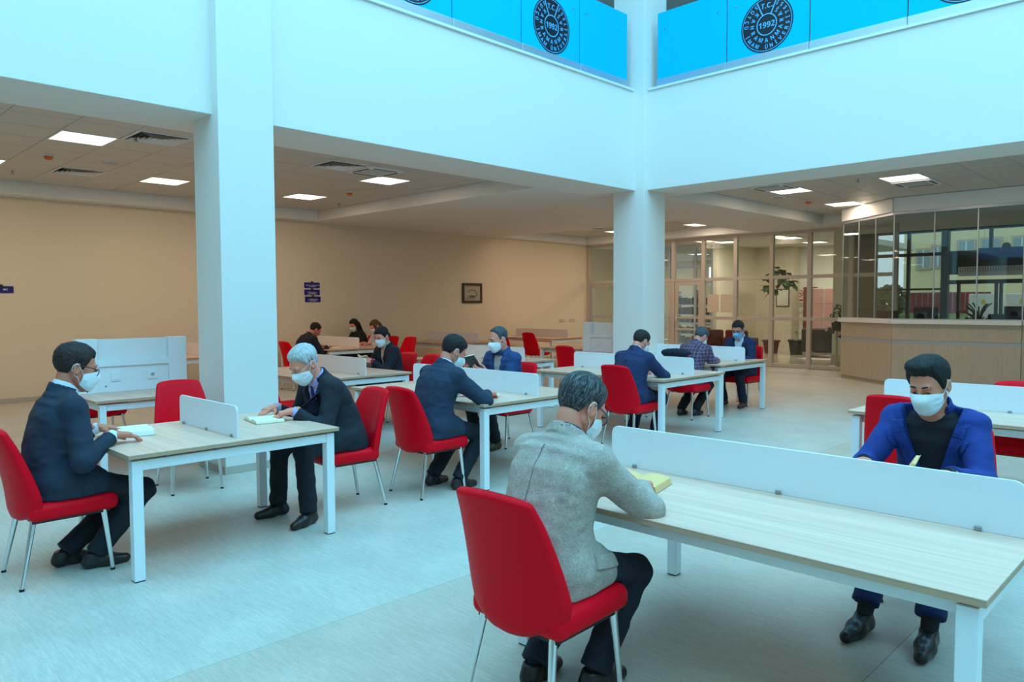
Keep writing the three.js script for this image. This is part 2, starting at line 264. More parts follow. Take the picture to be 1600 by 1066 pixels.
// ---------- blue film balustrade with emblems ----------
function emblemTexture() {
  const c = document.createElement('canvas'); c.width = c.height = 512; const g = c.getContext('2d');
  const ink = '#101a24', pale = '#5fb4e6';
  g.fillStyle = pale; g.fillRect(0, 0, 512, 512); g.fillStyle = ink; g.beginPath(); g.arc(256, 256, 256, 0, 7); g.fill();
  g.strokeStyle = pale; g.lineWidth = 6; g.beginPath(); g.arc(256, 256, 240, 0, 7); g.stroke(); g.lineWidth = 10; g.beginPath(); g.arc(256, 256, 96, 0, 7); g.stroke();
  g.lineWidth = 12; for (const s of [-1, 1]) { g.beginPath(); const a = -Math.PI / 2 + s * 0.42; g.moveTo(256 + 100 * Math.cos(a), 256 + 100 * Math.sin(a)); g.lineTo(256 + 238 * Math.cos(a), 256 + 238 * Math.sin(a)); g.stroke(); }
  g.fillStyle = pale; g.textAlign = 'center'; g.textBaseline = 'middle';
  g.font = 'bold 74px sans-serif'; g.fillText('1992', 256, 258); g.font = 'bold 66px sans-serif'; g.fillText('T.C.', 256, 84);
  const arc = (s, r, a0, a1, px) => { g.font = 'bold ' + px + 'px sans-serif'; const n = s.length; for (let i = 0; i < n; i++) { const a = a0 + (a1 - a0) * i / (n - 1); g.save(); g.translate(256 + r * Math.cos(a), 256 + r * Math.sin(a)); g.rotate(a - Math.PI / 2); g.fillText(s[i], 0, 0); g.restore(); } };
  const D = Math.PI / 180;
  arc('SÜTÇÜ İMAM ÜNİVERSİTESİ', 206, 239 * D, -59 * D, 50); arc('KAHRAMANMARAŞ', 145, 228 * D, -48 * D, 54);
  const t = new THREE.CanvasTexture(c); t.colorSpace = THREE.SRGBColorSpace; return t;
}
{
  std('emblem', { map: emblemTexture(), roughness: 0.4 });
  const discG = new THREE.CircleGeometry(0.375, 64), studG = new THREE.CylinderGeometry(0.012, 0.012, 0.012, 16).rotateX(Math.PI / 2);
  function panel(len, emblem, label) {
    const t = thing('glass_panel', label, 'glass panel', [0, 0, 0], 0, 'blue balustrade panels');
    const f = part('frosted_glass', rbox(-len / 2 + 0.008, len / 2 - 0.008, 0.02, 1.12, -0.008, 0.008, 0.003, 1), M.film, t);
    part('channel', rbox(-len / 2 + 0.002, len / 2 - 0.002, 0, 0.12, -0.03, 0.03, 0.006, 2), M.alu, t);
    if (emblem) { const d = part('emblem', discG, M.emblem, f); d.position.set(0, 0.50, 0.0095); }
    for (const s of [-1, 1]) part('stud', studG, M.chrome, f).position.set(s * (len / 2 - 0.14), 0.86, 0.014);
    return t;
  }
  const jl = [9.55, 8.40, 7.20, 6.0, 4.8, 3.6], names = ['clear corner panel left of the middle pillar', 'with round emblem left of the middle pillar', 'plain, second from the emblem panel on the left', 'with emblem cut by the top edge, left side', 'plain, at the top edge of the left side', 'left side, out of sight above', 'left side, far out of sight above'];
  for (let i = 0; i + 1 < jl.length; i++) { const L = jl[i] - jl[i + 1]; const t = panel(L, i % 2 === 1, 'blue frosted balustrade panel ' + names[i]); t.position.set((jl[i] + jl[i + 1]) / 2, FT + 0.036, ZF - 0.06); }
  const jr = [-6.58, -5.41, -4.22, -3.03, -1.84, -0.65, 0.54], nr = ['clear corner panel right of the middle pillar', 'with large round emblem on the right side', 'plain, right of the right emblem', 'with emblem cut by the top edge, right side', 'right side, out of sight above', 'right side, far out of sight above'];
  for (let i = 0; i + 1 < jr.length; i++) { const L = jr[i + 1] - jr[i]; const t = panel(L, i % 2 === 1, 'blue frosted balustrade panel ' + nr[i]); t.position.set(XF + 0.07, FT + 0.036, (jr[i] + jr[i + 1]) / 2); t.rotation.y = -Math.PI / 2; }
}
// ================= TABLES =================
const TT = 0.74;                                   // table top height
const tableGeo = new Map();
function roundedPanel(len, h, r, th) {
  const s = new THREE.Shape(); s.moveTo(-len / 2, 0); s.lineTo(len / 2, 0); s.lineTo(len / 2, h - r); s.quadraticCurveTo(len / 2, h, len / 2 - r, h); s.lineTo(-len / 2 + r, h); s.quadraticCurveTo(-len / 2, h, -len / 2, h - r); s.closePath();
  return new THREE.ExtrudeGeometry(s, { depth: th - 0.004, bevelEnabled: true, bevelThickness: 0.002, bevelSize: 0.002, bevelSegments: 2, curveSegments: 8 }).translate(0, 0, -th / 2 + 0.002);
}
// table with its long side along local z; origin on the floor below its middle
function readingTable(cx, z0, z1, label, opt = {}) {
  const W = opt.w || 1.36, L = Math.abs(z1 - z0), key = W + '/' + L.toFixed(3);
  const t = thing('reading_table', label, 'table', [cx, 0, (z0 + z1) / 2], 0, opt.group || 'white framed reading tables');
  const hx = W / 2, hz = L / 2, lx = hx - 0.055, lz = hz - 0.055;
  if (!tableGeo.has(key)) tableGeo.set(key, {
    top: rbox(-hx, hx, TT - 0.006, TT, -hz, hz, 0.002, 1), edge: rbox(-hx + 0.001, hx - 0.001, TT - 0.026, TT - 0.0055, -hz + 0.001, hz - 0.001, 0.002, 1),
    leg: rbox(-0.03, 0.03, 0.006, 0.70, -0.03, 0.03, 0.004, 2), foot: box(-0.027, 0.027, 0, 0.007, -0.027, 0.027), cap: box(-0.0285, 0.0285, 0.7, 0.7012, -0.0285, 0.0285),
    endBar: rbox(-lx + 0.03, lx - 0.03, 0.64, 0.699, -0.025, 0.025, 0.004, 2), rail: rbox(-0.02, 0.02, 0.645, 0.695, -lz + 0.03, lz - 0.03, 0.003, 1), spacer: new THREE.CylinderGeometry(0.016, 0.016, 0.0145, 12).translate(0, 0.7065, 0),
  });
  const g = tableGeo.get(key);
  part('table_top', g.top, M.wood, t); part('edge_band', g.edge, M.edge, t);
  for (const sx of [-1, 1]) for (const sz of [-1, 1]) { const l = part('leg', g.leg, M.steel, t); l.position.set(sx * lx, 0, sz * lz); part('foot_pad', g.foot, M.black, l); }
  for (const s of [-1, 1]) { part('end_bar', g.endBar, M.steel, t).position.z = s * lz; part('side_rail', g.rail, M.steel, t).position.x = s * (lx - 0.06); }
  for (const sx of [-0.72, -0.25, 0.25, 0.72]) for (const s of [-1, 1]) part('spacer', g.spacer, M.spacer, t).position.set(sx * lx, 0, s * lz);
  if (opt.divider !== 0) {
    const dl = opt.divider || L - 0.1, dz = opt.dz || 0;
    const d = part('divider_panel', bp(roundedPanel(dl, 0.2, 0.045, 0.012).rotateY(Math.PI / 2)), opt.warm ? M.acrylicCarrel : M.acrylic, t, 'frosted white divider panel'); d.position.set(opt.dx || 0, TT + 0.002, dz);
    for (const k of [-0.42, 0, 0.42]) part('clip', rbox(-0.016, 0.016, -0.001, 0.016, -0.012, 0.012, 0.003, 1), M.spacer, d).position.z = k * dl;
  }
  return t;
}
readingTable(3.09, -2.40, -0.50, 'large light wood table nearest the viewer, with long frosted divider', { dx: 0.05, divider: 1.82 });
readingTable(2.11, -5.52, -4.43, 'short light wood table between the white haired man and the leftmost man', { divider: 0.9, dz: 0.0 });
readingTable(4.93, -6.52, -4.53, 'light wood table between the dark suited man and the blue quilted jacket', { divider: 1.84, dx: 0.07 });
readingTable(7.66, -6.50, -4.56, 'light wood table in front of the middle pillar', { divider: 1.82, dx: 0.05 });
readingTable(9.93, -7.0, -5.1, 'light wood table of the plaid jacket man, nearest the reception counter', { divider: 1.7, dx: 0.15 });
readingTable(5.05, -9.32, -7.42, 'table of the woman in the black quilted jacket', { divider: 1.8, dx: 0.03, warm: 1 });
readingTable(8.17, -14.1, -12.2, 'table by the beige wall shared by the long haired women', { divider: 1.75, dx: 0.03, warm: 1 });
readingTable(7.87, -9.40, -7.50, 'empty table behind the man in the blue quilted jacket', { divider: 1.8, dx: 0.03 });
readingTable(6.67, -2.22, -0.32, 'table behind the man in the bright blue suit', { divider: 1.8 });
readingTable(5.2, -13.95, -12.05, 'table by the beige wall just left of the left pillar', { divider: 1.8, warm: 1 });
readingTable(11.2, -13.95, -12.05, 'empty table by the beige wall under the framed picture', { divider: 1.8, warm: 1 });
readingTable(14.2, -13.95, -12.0, 'empty table by the beige wall nearest the glass partition', { divider: 1.8, warm: 1 });
readingTable(11.2, -9.9, -8.9, 'small table behind the middle pillar', { divider: 0, w: 0.9 });

// ================= CARRELS =================
// box screen with sockets standing across a small table; local x along the screen
function carrel(x, z, turn, label) {
  const t = thing('study_carrel', label, 'study carrel', [x, 0, z], turn, 'study carrels with sockets');
  const hx = 0.55, hz = 0.71;
  part('table_top', rbox(-hx, hx, TT - 0.006, TT, -hz, hz, 0.002, 1), M.wood, t); part('edge_band', rbox(-hx + 0.001, hx - 0.001, TT - 0.026, TT - 0.0055, -hz + 0.001, hz - 0.001, 0.002, 1), M.edge, t);
  for (const sx of [-1, 1]) for (const sz of [-1, 1]) { const l = part('leg', rbox(-0.028, 0.028, 0.006, 0.70, -0.028, 0.028, 0.004, 2), M.steel, t); l.position.set(sx * (hx - 0.07), 0, sz * (hz - 0.055)); part('foot_pad', box(-0.026, 0.026, 0, 0.007, -0.026, 0.026), M.black, l); }
  for (const s of [-1, 1]) { part('end_bar', rbox(-hx + 0.1, hx - 0.1, 0.64, 0.699, -0.022, 0.022, 0.004, 2), M.steel, t).position.z = s * (hz - 0.055); part('side_rail', rbox(-0.022, 0.022, 0.64, 0.699, -hz + 0.085, hz - 0.085, 0.004, 1), M.steel, t).position.x = s * (hx - 0.07); }
  for (const sx of [-0.3, 0.3]) for (const s of [-1, 1]) part('spacer', new THREE.CylinderGeometry(0.016, 0.016, 0.0145, 12).translate(0, 0.7065, 0), M.spacer, t).position.set(sx, 0, s * (hz - 0.055));
  for (const s of [-1, 1]) part('side_post', rbox(-0.09, 0.09, TT, TT + 0.52, -0.06, 0.06, 0.004, 2), M.laminateWhite, t).position.x = s * 0.42;
  part('lower_board', rbox(-0.33, 0.33, TT, TT + 0.25, -0.045, 0.045, 0.003, 1), M.laminateWhite, t);
  part('cable_ledge', rbox(-0.335, 0.335, TT + 0.25, TT + 0.31, -0.062, 0.062, 0.004, 2), M.laminateWhite, t);
  part('upper_screen', rbox(-0.33, 0.33, TT + 0.31, TT + 0.515, -0.006, 0.006, 0.003, 1), M.acrylicCarrel, t, 'pinkish frosted upper screen');
  for (const s of [-1, 1]) for (const k of [-1, 1]) part('screw', new THREE.CylinderGeometry(0.008, 0.008, 0.006, 12).rotateX(Math.PI / 2), M.spacer, t).position.set(k * 0.26, TT + 0.06, s * 0.047);
  for (const s of [-1, 1]) {
    const sw = part('switch_plate', rbox(-0.045, 0.045, -0.045, 0.045, -0.006, 0.006, 0.004, 2), M.laminateWhite, t); sw.position.set(-s * 0.17, TT + 0.15, s * 0.05); part('rocker', rbox(-0.028, 0.028, -0.028, 0.028, -0.004, 0.004, 0.002, 1), M.laminateWhite, sw).position.z = s * 0.006;
    const so = part('socket_plate', rbox(-0.045, 0.045, -0.045, 0.045, -0.006, 0.006, 0.004, 2), M.laminateWhite, t); so.position.set(s * 0.17, TT + 0.15, s * 0.05);
    part('socket_ring', new THREE.TorusGeometry(0.022, 0.004, 8, 24), M.laminateWhite, so).position.z = s * 0.007; part('socket_hole', new THREE.CylinderGeometry(0.02, 0.02, 0.002, 20).rotateX(Math.PI / 2), M.grey, so).position.z = s * 0.0065;
    for (const k of [-1, 1]) part('pin_hole', new THREE.CylinderGeometry(0.004, 0.004, 0.003, 8).rotateX(Math.PI / 2), M.black, so).position.set(k * 0.009, 0, s * 0.007);
  }
  return t;
}
carrel(2.61, -7.89, 0, 'white socket carrel on a small table beside the left pillar');
carrel(10.42, -7.95, Math.PI / 2, 'white socket carrel half hidden behind the middle pillar').scale.set(1, 1, 1);
{ const c = part(numbered('phone_cable'), tube([[2.99, 0.765, -7.80], [2.96, 0.80, -7.77], [2.95, 0.77, -7.72], [2.90, 0.746, -7.66], [2.82, 0.745, -7.62], [2.78, 0.744, -7.63]], 0.004, 40), M.laminateWhite); tag(c, 'thin white cable curling on the left carrel table', 'cable'); }

// ================= CHAIRS =================
function chairBackGeo() {
  const NV = 40, NU = 56, pos = [], idx = [];
  for (let i = 0; i <= NV; i++) {
    const v = i / NV, y = 0.355 + 0.56 * v;
    // half width: round bottom, widest below the middle, narrower top
    let w = v < 0.3 ? lerp(0.185, 0.240, Math.sin(v / 0.3 * Math.PI / 2)) : lerp(0.238, 0.178, Math.pow((v - 0.3) / 0.7, 1.35));
    const zc = -0.195 - 0.035 * v - 0.085 * v * v;
    let th = lerp(0.045, 0.03, v), eb = 1;
    const eB = 0.13, eT = 0.045;
    if (v < eB) { eb = Math.sqrt(Math.max(0, 1 - Math.pow(1 - v / eB, 2))); w *= lerp(0.55, 1, eb); th *= lerp(0.25, 1, eb); }
    if (v > 1 - eT) { eb = Math.sqrt(Math.max(0, 1 - Math.pow(1 - (1 - v) / eT, 2))); w -= 0.022 * (1 - eb); th *= lerp(0.06, 1, eb); }
    for (let j = 0; j < NU; j++) {
      const a = j / NU * 2 * Math.PI, c = Math.cos(a), s = Math.sin(a);
      const x = w * Math.sign(c) * Math.pow(Math.abs(c), 0.42), d = th * Math.sign(s) * Math.pow(Math.abs(s), 0.55);
      const wrap = lerp(0.075, 0.035, v) * Math.pow(Math.abs(x) / 0.24, 2);
      pos.push(x, y - 0.02 * Math.pow(x / 0.2, 2) * (v > 0.8 ? (v - 0.8) / 0.2 : 0) + (v < 0.15 ? 0.05 * Math.pow(x / 0.2, 2) * (1 - v / 0.15) : 0), zc + wrap + d);
    }
  }
  for (let i = 0; i < NV; i++) for (let j = 0; j < NU; j++) { const a = i * NU + j, b = i * NU + (j + 1) % NU, c = a + NU, d = b + NU; idx.push(a, c, b, b, c, d); }
  for (const [row, f] of [[0, 1], [NV, -1]]) { const c0 = pos.length / 3; let sx = 0, sy = 0, sz = 0; for (let j = 0; j < NU; j++) { sx += pos[(row * NU + j) * 3]; sy += pos[(row * NU + j) * 3 + 1]; sz += pos[(row * NU + j) * 3 + 2]; } pos.push(sx / NU, sy / NU, sz / NU); for (let j = 0; j < NU; j++) { const a = row * NU + j, b = row * NU + (j + 1) % NU; f > 0 ? idx.push(c0, a, b) : idx.push(c0, b, a); } }
  const g = new THREE.BufferGeometry(); g.setAttribute('position', new THREE.Float32BufferAttribute(pos, 3)); g.setIndex(idx); g.computeVertexNormals(); return bp(g);
}
const CH = {
  back: chairBackGeo(),
  seat: (() => { const g = new RoundedBoxGeometry(0.46, 0.1, 0.47, 6, 0.042), p = g.attributes.position; for (let i = 0; i < p.count; i++) { const x = p.getX(i), y = p.getY(i), z = p.getZ(i); p.setX(i, x * (1 - 0.05 * (z + 0.235) / 0.47)); if (y > 0) p.setY(i, y + 0.012 * (1 - Math.pow(x / 0.23, 2)) * (1 - Math.pow(z / 0.235, 2))); } g.computeVertexNormals(); return bp(g.translate(0, 0.415, 0.045)); })(),
  pan: rbox(-0.2, 0.2, 0.355, 0.375, -0.17, 0.23, 0.006, 1),
};
const chairLegs = [[0.185, 0.20, 0.20, 0.235], [-0.185, 0.20, -0.20, 0.235], [0.175, -0.16, 0.215, -0.235], [-0.175, -0.16, -0.215, -0.235]].map(([x0, z0, x1, z1]) => ({ leg: rod([x1, 0.012, z1], [x0, 0.372, z0], 0.0115, 0.0165, 16), foot: new THREE.CylinderGeometry(0.0125, 0.0135, 0.014, 14).translate(x1, 0.007, z1) }));
let chair0;
function chair(x, z, turn, label) {
  let t;
  if (!chair0) {
    t = chair0 = thing('red_chair', label, 'chair', [x, 0, z], turn, 'red upholstered chairs');
    part('backrest', CH.back, M.red, t); part('seat', CH.seat, M.red, t); part('seat_pan', CH.pan, M.black, t);
    for (const l of chairLegs) { const m = part('leg', l.leg, M.chrome, t, 'chrome leg'); part('foot_tip', l.foot, M.black, m); }
  } else { t = chair0.clone(); t.name = numbered('red_chair'); t.position.set(x, 0, z); t.rotation.y = turn; t.userData = { label, category: 'chair', group: 'red upholstered chairs' }; scene.add(t); }
  return t;
}
const PX = Math.PI / 2, NX = -Math.PI / 2, NZ = Math.PI, PZ = 0;
chair(2.13, -1.93, PX + 0.04, 'red chair of the grey jacket man, nearest the viewer');
chair(1.21, -5.0, PX, 'red chair of the leftmost man in the dark suit');
chair(3.22, -5.04, NX + 0.06, 'red chair of the white haired man');
chair(3.96, -4.92, PX + 0.02, 'red chair of the dark suited man with his back turned at the middle table');
chair(5.92, -5.92, NX, 'red chair of the man in the blue quilted jacket');
chair(6.90, -4.95, PX, 'red chair of the balding man in the navy suit');
chair(9.08, -5.54, PX, 'red chair with a dark coat hung over its back');
chair(10.80, -5.60, NX, 'red chair of the man in the blue mask');
chair(4.36, -1.14, NX, 'red chair hidden behind the man in the bright blue suit');
chair(6.06, -1.82, PX, 'empty red chair behind the left shoulder of the bright blue suit');
chair(7.20, -1.36, NX, 'red chair whose top shows at the right picture edge');
chair(2.60, -6.52, NZ + 0.12, 'empty red chair facing the left carrel, seen from behind');
chair(2.66, -9.1, PZ, 'red chair tucked under the far side of the left carrel');
chair(6.13, -7.84, NX, 'empty red chair beside the woman in the black quilted jacket');
chair(6.13, -8.38, NX, 'red chair of the woman in the black quilted jacket');
chair(6.96, -7.62, PX, 'empty red chair between the two men of the middle table, behind them');
chair(9.40, -7.82, PX, 'empty red chair left of the middle pillar');
chair(13.12, -12.15, PX, 'empty red chair by the beige wall right of the framed picture');
chair(13.12, -13.1, PX, 'empty red chair nearest the beige wall, left of the single wall chair');
chair(7.12, -12.68, PX, 'red chair of the far man in the dark suit');
chair(9.28, -12.42, NX, 'empty red chair right of the fair haired woman');
chair(9.28, -13.02, NX, 'red chair of the fair haired woman');
chair(9.28, -13.75, NX, 'red chair of the long dark haired woman');
chair(4.15, -7.78, PX, 'red chair half hidden by the white haired man, beside the left pillar');
chair(8.42, -6.14, NX, 'red chair in front of the middle pillar, only its top showing');

// ================= BOOKS =================
function openBook(x, y, z, turn, o = {}) {
  const w = o.w || 0.15, h = o.h || 0.22, th = o.th || 0.022, label = o.label;
  const t = thing('open_book', label, 'book', [x, y, z], turn, 'books being read'); const tilt = o.tilt || 0;
  const inner = new THREE.Group(); inner.name = 'book_body'; inner.rotation.x = tilt; t.add(inner);
  for (const s of [-1, 1]) {
    const sh = new THREE.Shape(), a = o.fold && o.fold[s > 0 ? 1 : 0] || 0; sh.moveTo(0, 0.003); sh.lineTo(w, 0.003); sh.lineTo(w - 0.006, th * 0.8); sh.bezierCurveTo(w * 0.6, th * 1.2, w * 0.25, th * 1.5, 0, th * 0.55); sh.closePath();
    const g = new THREE.ExtrudeGeometry(sh, { depth: h, bevelEnabled: false, curveSegments: 10 }).translate(0, 0, -h / 2); if (s < 0) { g.scale(-1, 1, 1); const ix = g.attributes.position; for (let i = 0; i < ix.count; i += 3) for (const at of Object.values(g.attributes)) { const n = at.itemSize; for (let k = 0; k < n; k++) { const q = at.array[(i + 1) * n + k]; at.array[(i + 1) * n + k] = at.array[(i + 2) * n + k]; at.array[(i + 2) * n + k] = q; } } g.computeVertexNormals(); }
    part('pages', bp(g), o.white ? M.paperWhite : o.yellow ? M.paperYellow : M.paper, inner).rotation.z = s * a;
    const c = part('cover', rbox(s > 0 ? 0 : -w - 0.004, s > 0 ? w + 0.004 : 0, 0, 0.003, -h / 2 - 0.003, h / 2 + 0.003, 0.001, 1), o.dark ? M.coverDark : M.cover, inner); c.rotation.z = s * a;
  }
  return t;
}
// ================= PEOPLE: distance fields and mesher =================
const smin = (a, b, k) => { const h = k - Math.abs(a - b); return h > 0 ? Math.min(a, b) - h * h / (4 * k) : Math.min(a, b); };
const smax = (a, b, k) => -smin(-a, -b, k);
const cone = (a, b, r0, r1) => { const dx = b[0] - a[0], dy = b[1] - a[1], dz = b[2] - a[2], q = 1 / (dx * dx + dy * dy + dz * dz + 1e-12); return (x, y, z) => { const ux = x - a[0], uy = y - a[1], uz = z - a[2]; let t = (ux * dx + uy * dy + uz * dz) * q; t = t < 0 ? 0 : t > 1 ? 1 : t; const ex = ux - t * dx, ey = uy - t * dy, ez = uz - t * dz; return Math.sqrt(ex * ex + ey * ey + ez * ez) - (r0 + (r1 - r0) * t); }; };
const ell = (c, r) => (x, y, z) => { const a = (x - c[0]) / r[0], b = (y - c[1]) / r[1], d = (z - c[2]) / r[2], k0 = Math.sqrt(a * a + b * b + d * d), p = a / r[0], q = b / r[1], s = d / r[2], k1 = Math.sqrt(p * p + q * q + s * s); return k1 < 1e-9 ? -Math.min(...r) : k0 * (k0 - 1) / k1; };
const union = (fs, k) => (x, y, z) => { let d = fs[0](x, y, z); for (let i = 1; i < fs.length; i++) d = smin(d, fs[i](x, y, z), k); return d; };
function meshField(f, lo, hi, cell) {
  const n = [0, 1, 2].map(i => Math.ceil((hi[i] - lo[i]) / cell) + 1), [nx, ny, nz] = n, B = 6, F = new Float32Array(nx * ny * nz).fill(NaN);
  for (let bz = 0; bz < nz - 1; bz += B) for (let by = 0; by < ny - 1; by += B) for (let bx = 0; bx < nx - 1; bx += B) {
    const d = f(lo[0] + (bx + B / 2) * cell, lo[1] + (by + B / 2) * cell, lo[2] + (bz + B / 2) * cell);
    if (Math.abs(d) > cell * B * 1.5) continue;
    for (let k = bz; k <= Math.min(bz + B, nz - 1); k++) for (let j = by; j <= Math.min(by + B, ny - 1); j++) for (let i = bx; i <= Math.min(bx + B, nx - 1); i++) { const q = (k * ny + j) * nx + i; if (F[q] !== F[q]) F[q] = f(lo[0] + i * cell, lo[1] + j * cell, lo[2] + k * cell); }
  }
  const id = new Int32Array(nx * ny * nz).fill(-1), pos = [], idx = [];
  const off = [0, 1, nx, nx + 1, nx * ny, nx * ny + 1, nx * ny + nx, nx * ny + nx + 1];
  const E = [[0, 1], [2, 3], [4, 5], [6, 7], [0, 2], [1, 3], [4, 6], [5, 7], [0, 4], [1, 5], [2, 6], [3, 7]];
  for (let k = 0; k < nz - 1; k++) for (let j = 0; j < ny - 1; j++) for (let i = 0; i < nx - 1; i++) {
    const q = (k * ny + j) * nx + i; let m = 0, bad = false;
    for (let c = 0; c < 8; c++) { const v = F[q + off[c]]; if (v !== v) { bad = true; break; } if (v < 0) m |= 1 << c; }
    if (bad || m === 0 || m === 255) continue;
    let sx = 0, sy = 0, sz = 0, s = 0;
    for (const [a, b] of E) { const ia = m >> a & 1, ib = m >> b & 1; if (ia === ib) continue; const va = F[q + off[a]], vb = F[q + off[b]], t = va / (va - vb); sx += lerp(a & 1, b & 1, t); sy += lerp(a >> 1 & 1, b >> 1 & 1, t); sz += lerp(a >> 2 & 1, b >> 2 & 1, t); s++; }
    id[q] = pos.length / 3; pos.push(lo[0] + (i + sx / s) * cell, lo[1] + (j + sy / s) * cell, lo[2] + (k + sz / s) * cell);
  }
  const quad = (a, b, c, d, flip) => { if (a < 0 || b < 0 || c < 0 || d < 0) return; flip ? idx.push(a, b, c, a, c, d) : idx.push(a, c, b, a, d, c); };
  for (let k = 1; k < nz - 1; k++) for (let j = 1; j < ny - 1; j++) for (let i = 1; i < nx - 1; i++) {
    const q = (k * ny + j) * nx + i, v = F[q]; if (v !== v) continue; const neg = v < 0;
    let w = F[q + 1]; if (w === w && (w < 0) !== neg) quad(id[q - nx - nx * ny], id[q - nx * ny], id[q], id[q - nx], neg);
    w = F[q + nx]; if (w === w && (w < 0) !== neg) quad(id[q - 1 - nx * ny], id[q - nx * ny], id[q], id[q - 1], !neg);
    w = F[q + nx * ny]; if (w === w && (w < 0) !== neg) quad(id[q - 1 - nx], id[q - nx], id[q], id[q - 1], neg);
  }
  const nrm = new Float32Array(pos.length), e = cell * 0.6;
  for (let i = 0; i < pos.length; i += 3) {
    const x = pos[i], y = pos[i + 1], z = pos[i + 2], a = f(x + e, y - e, z - e), b = f(x - e, y - e, z + e), c = f(x - e, y + e, z - e), d = f(x + e, y + e, z + e);
    let gx = a - b - c + d, gy = -a - b + c + d, gz = -a + b - c + d; const l = Math.sqrt(gx * gx + gy * gy + gz * gz) || 1; nrm[i] = gx / l; nrm[i + 1] = gy / l; nrm[i + 2] = gz / l;
  }
  const g = new THREE.BufferGeometry(); g.setAttribute('position', new THREE.Float32BufferAttribute(pos, 3)); g.setAttribute('normal', new THREE.BufferAttribute(nrm, 3)); g.setIndex(idx);
  return bp(g);
}
// ---------- head (own frame: face +z, up +y, origin between the ears) ----------
function headField() {
  const skull = ell([0, 0.038, -0.014], [0.077, 0.088, 0.098]), face = ell([0, -0.03, 0.026], [0.0635, 0.088, 0.07]), cheekL = ell([0.038, -0.022, 0.058], [0.026, 0.026, 0.024]), cheekR = ell([-0.038, -0.022, 0.058], [0.026, 0.026, 0.024]);
  const chin = ell([0, -0.102, 0.064], [0.026, 0.02, 0.022]), jawL = cone([0.052, -0.05, 0.0], [0.016, -0.1, 0.058], 0.02, 0.018), jawR = cone([-0.052, -0.05, 0.0], [-0.016, -0.1, 0.058], 0.02, 0.018);
  const brow = cone([-0.036, 0.027, 0.083], [0.036, 0.027, 0.083], 0.012, 0.012), nose = cone([0, 0.012, 0.094], [0, -0.034, 0.116], 0.009, 0.0135), tip = ell([0, -0.036, 0.112], [0.019, 0.011, 0.013]);
  const lips = union([ell([0, -0.066, 0.092], [0.024, 0.006, 0.01]), ell([0, -0.075, 0.09], [0.02, 0.006, 0.01])], 0.004);
  const ear = s => { const o = ell([s * 0.082, -0.006, -0.014], [0.011, 0.033, 0.021]), i = ell([s * 0.094, -0.004, -0.008], [0.009, 0.022, 0.012]); return (x, y, z) => smax(o(x, y, z), -i(x, y, z), 0.006); };
  const eL = ear(1), eR = ear(-1);
  const lid = s => { const o = ell([s * 0.031, 0.008, 0.076], [0.0145, 0.0135, 0.014]); return (x, y, z) => smax(o(x, y, z), -(y + 0.0065 + 0.35 * (z - 0.09)), 0.002); }, lL = lid(1), lR = lid(-1), loL = cone([0.020, -0.0085, 0.0845], [0.042, -0.0075, 0.0815], 0.0052, 0.0052), loR = cone([-0.020, -0.0085, 0.0845], [-0.042, -0.0075, 0.0815], 0.0052, 0.0052);
  return (x, y, z) => {
    let d = smin(skull(x, y, z), face(x, y, z), 0.035);
    if (z > 0.02 || y < 0.02) { d = smin(d, cheekL(x, y, z), 0.02); d = smin(d, cheekR(x, y, z), 0.02); d = smin(d, chin(x, y, z), 0.025); d = smin(d, jawL(x, y, z), 0.022); d = smin(d, jawR(x, y, z), 0.022); d = smin(d, brow(x, y, z), 0.016); }
    if (z > 0.04) {
      const ax = Math.abs(x) - 0.031, so = Math.sqrt(ax * ax + (y - 0.006) * (y - 0.006) * 1.5 + (z - 0.103) * (z - 0.103)) - 0.018; d = smax(d, -so, 0.014);
      d = smin(d, nose(x, y, z), 0.012); d = smin(d, tip(x, y, z), 0.008); d = smin(d, lips(x, y, z), 0.006); d = smin(d, Math.min(lL(x, y, z), lR(x, y, z)), 0.003); d = smin(d, Math.min(loL(x, y, z), loR(x, y, z)), 0.004);
    }
    d = smin(d, Math.min(eL(x, y, z), eR(x, y, z)), 0.006);
    return d;
  };
}
const HEAD = headField();
const headGeos = new Map();
function headGeo(cell) { if (!headGeos.has(cell)) headGeos.set(cell, meshField(HEAD, [-0.11, -0.14, -0.13], [0.11, 0.145, 0.145], cell)); return headGeos.get(cell).clone(); }
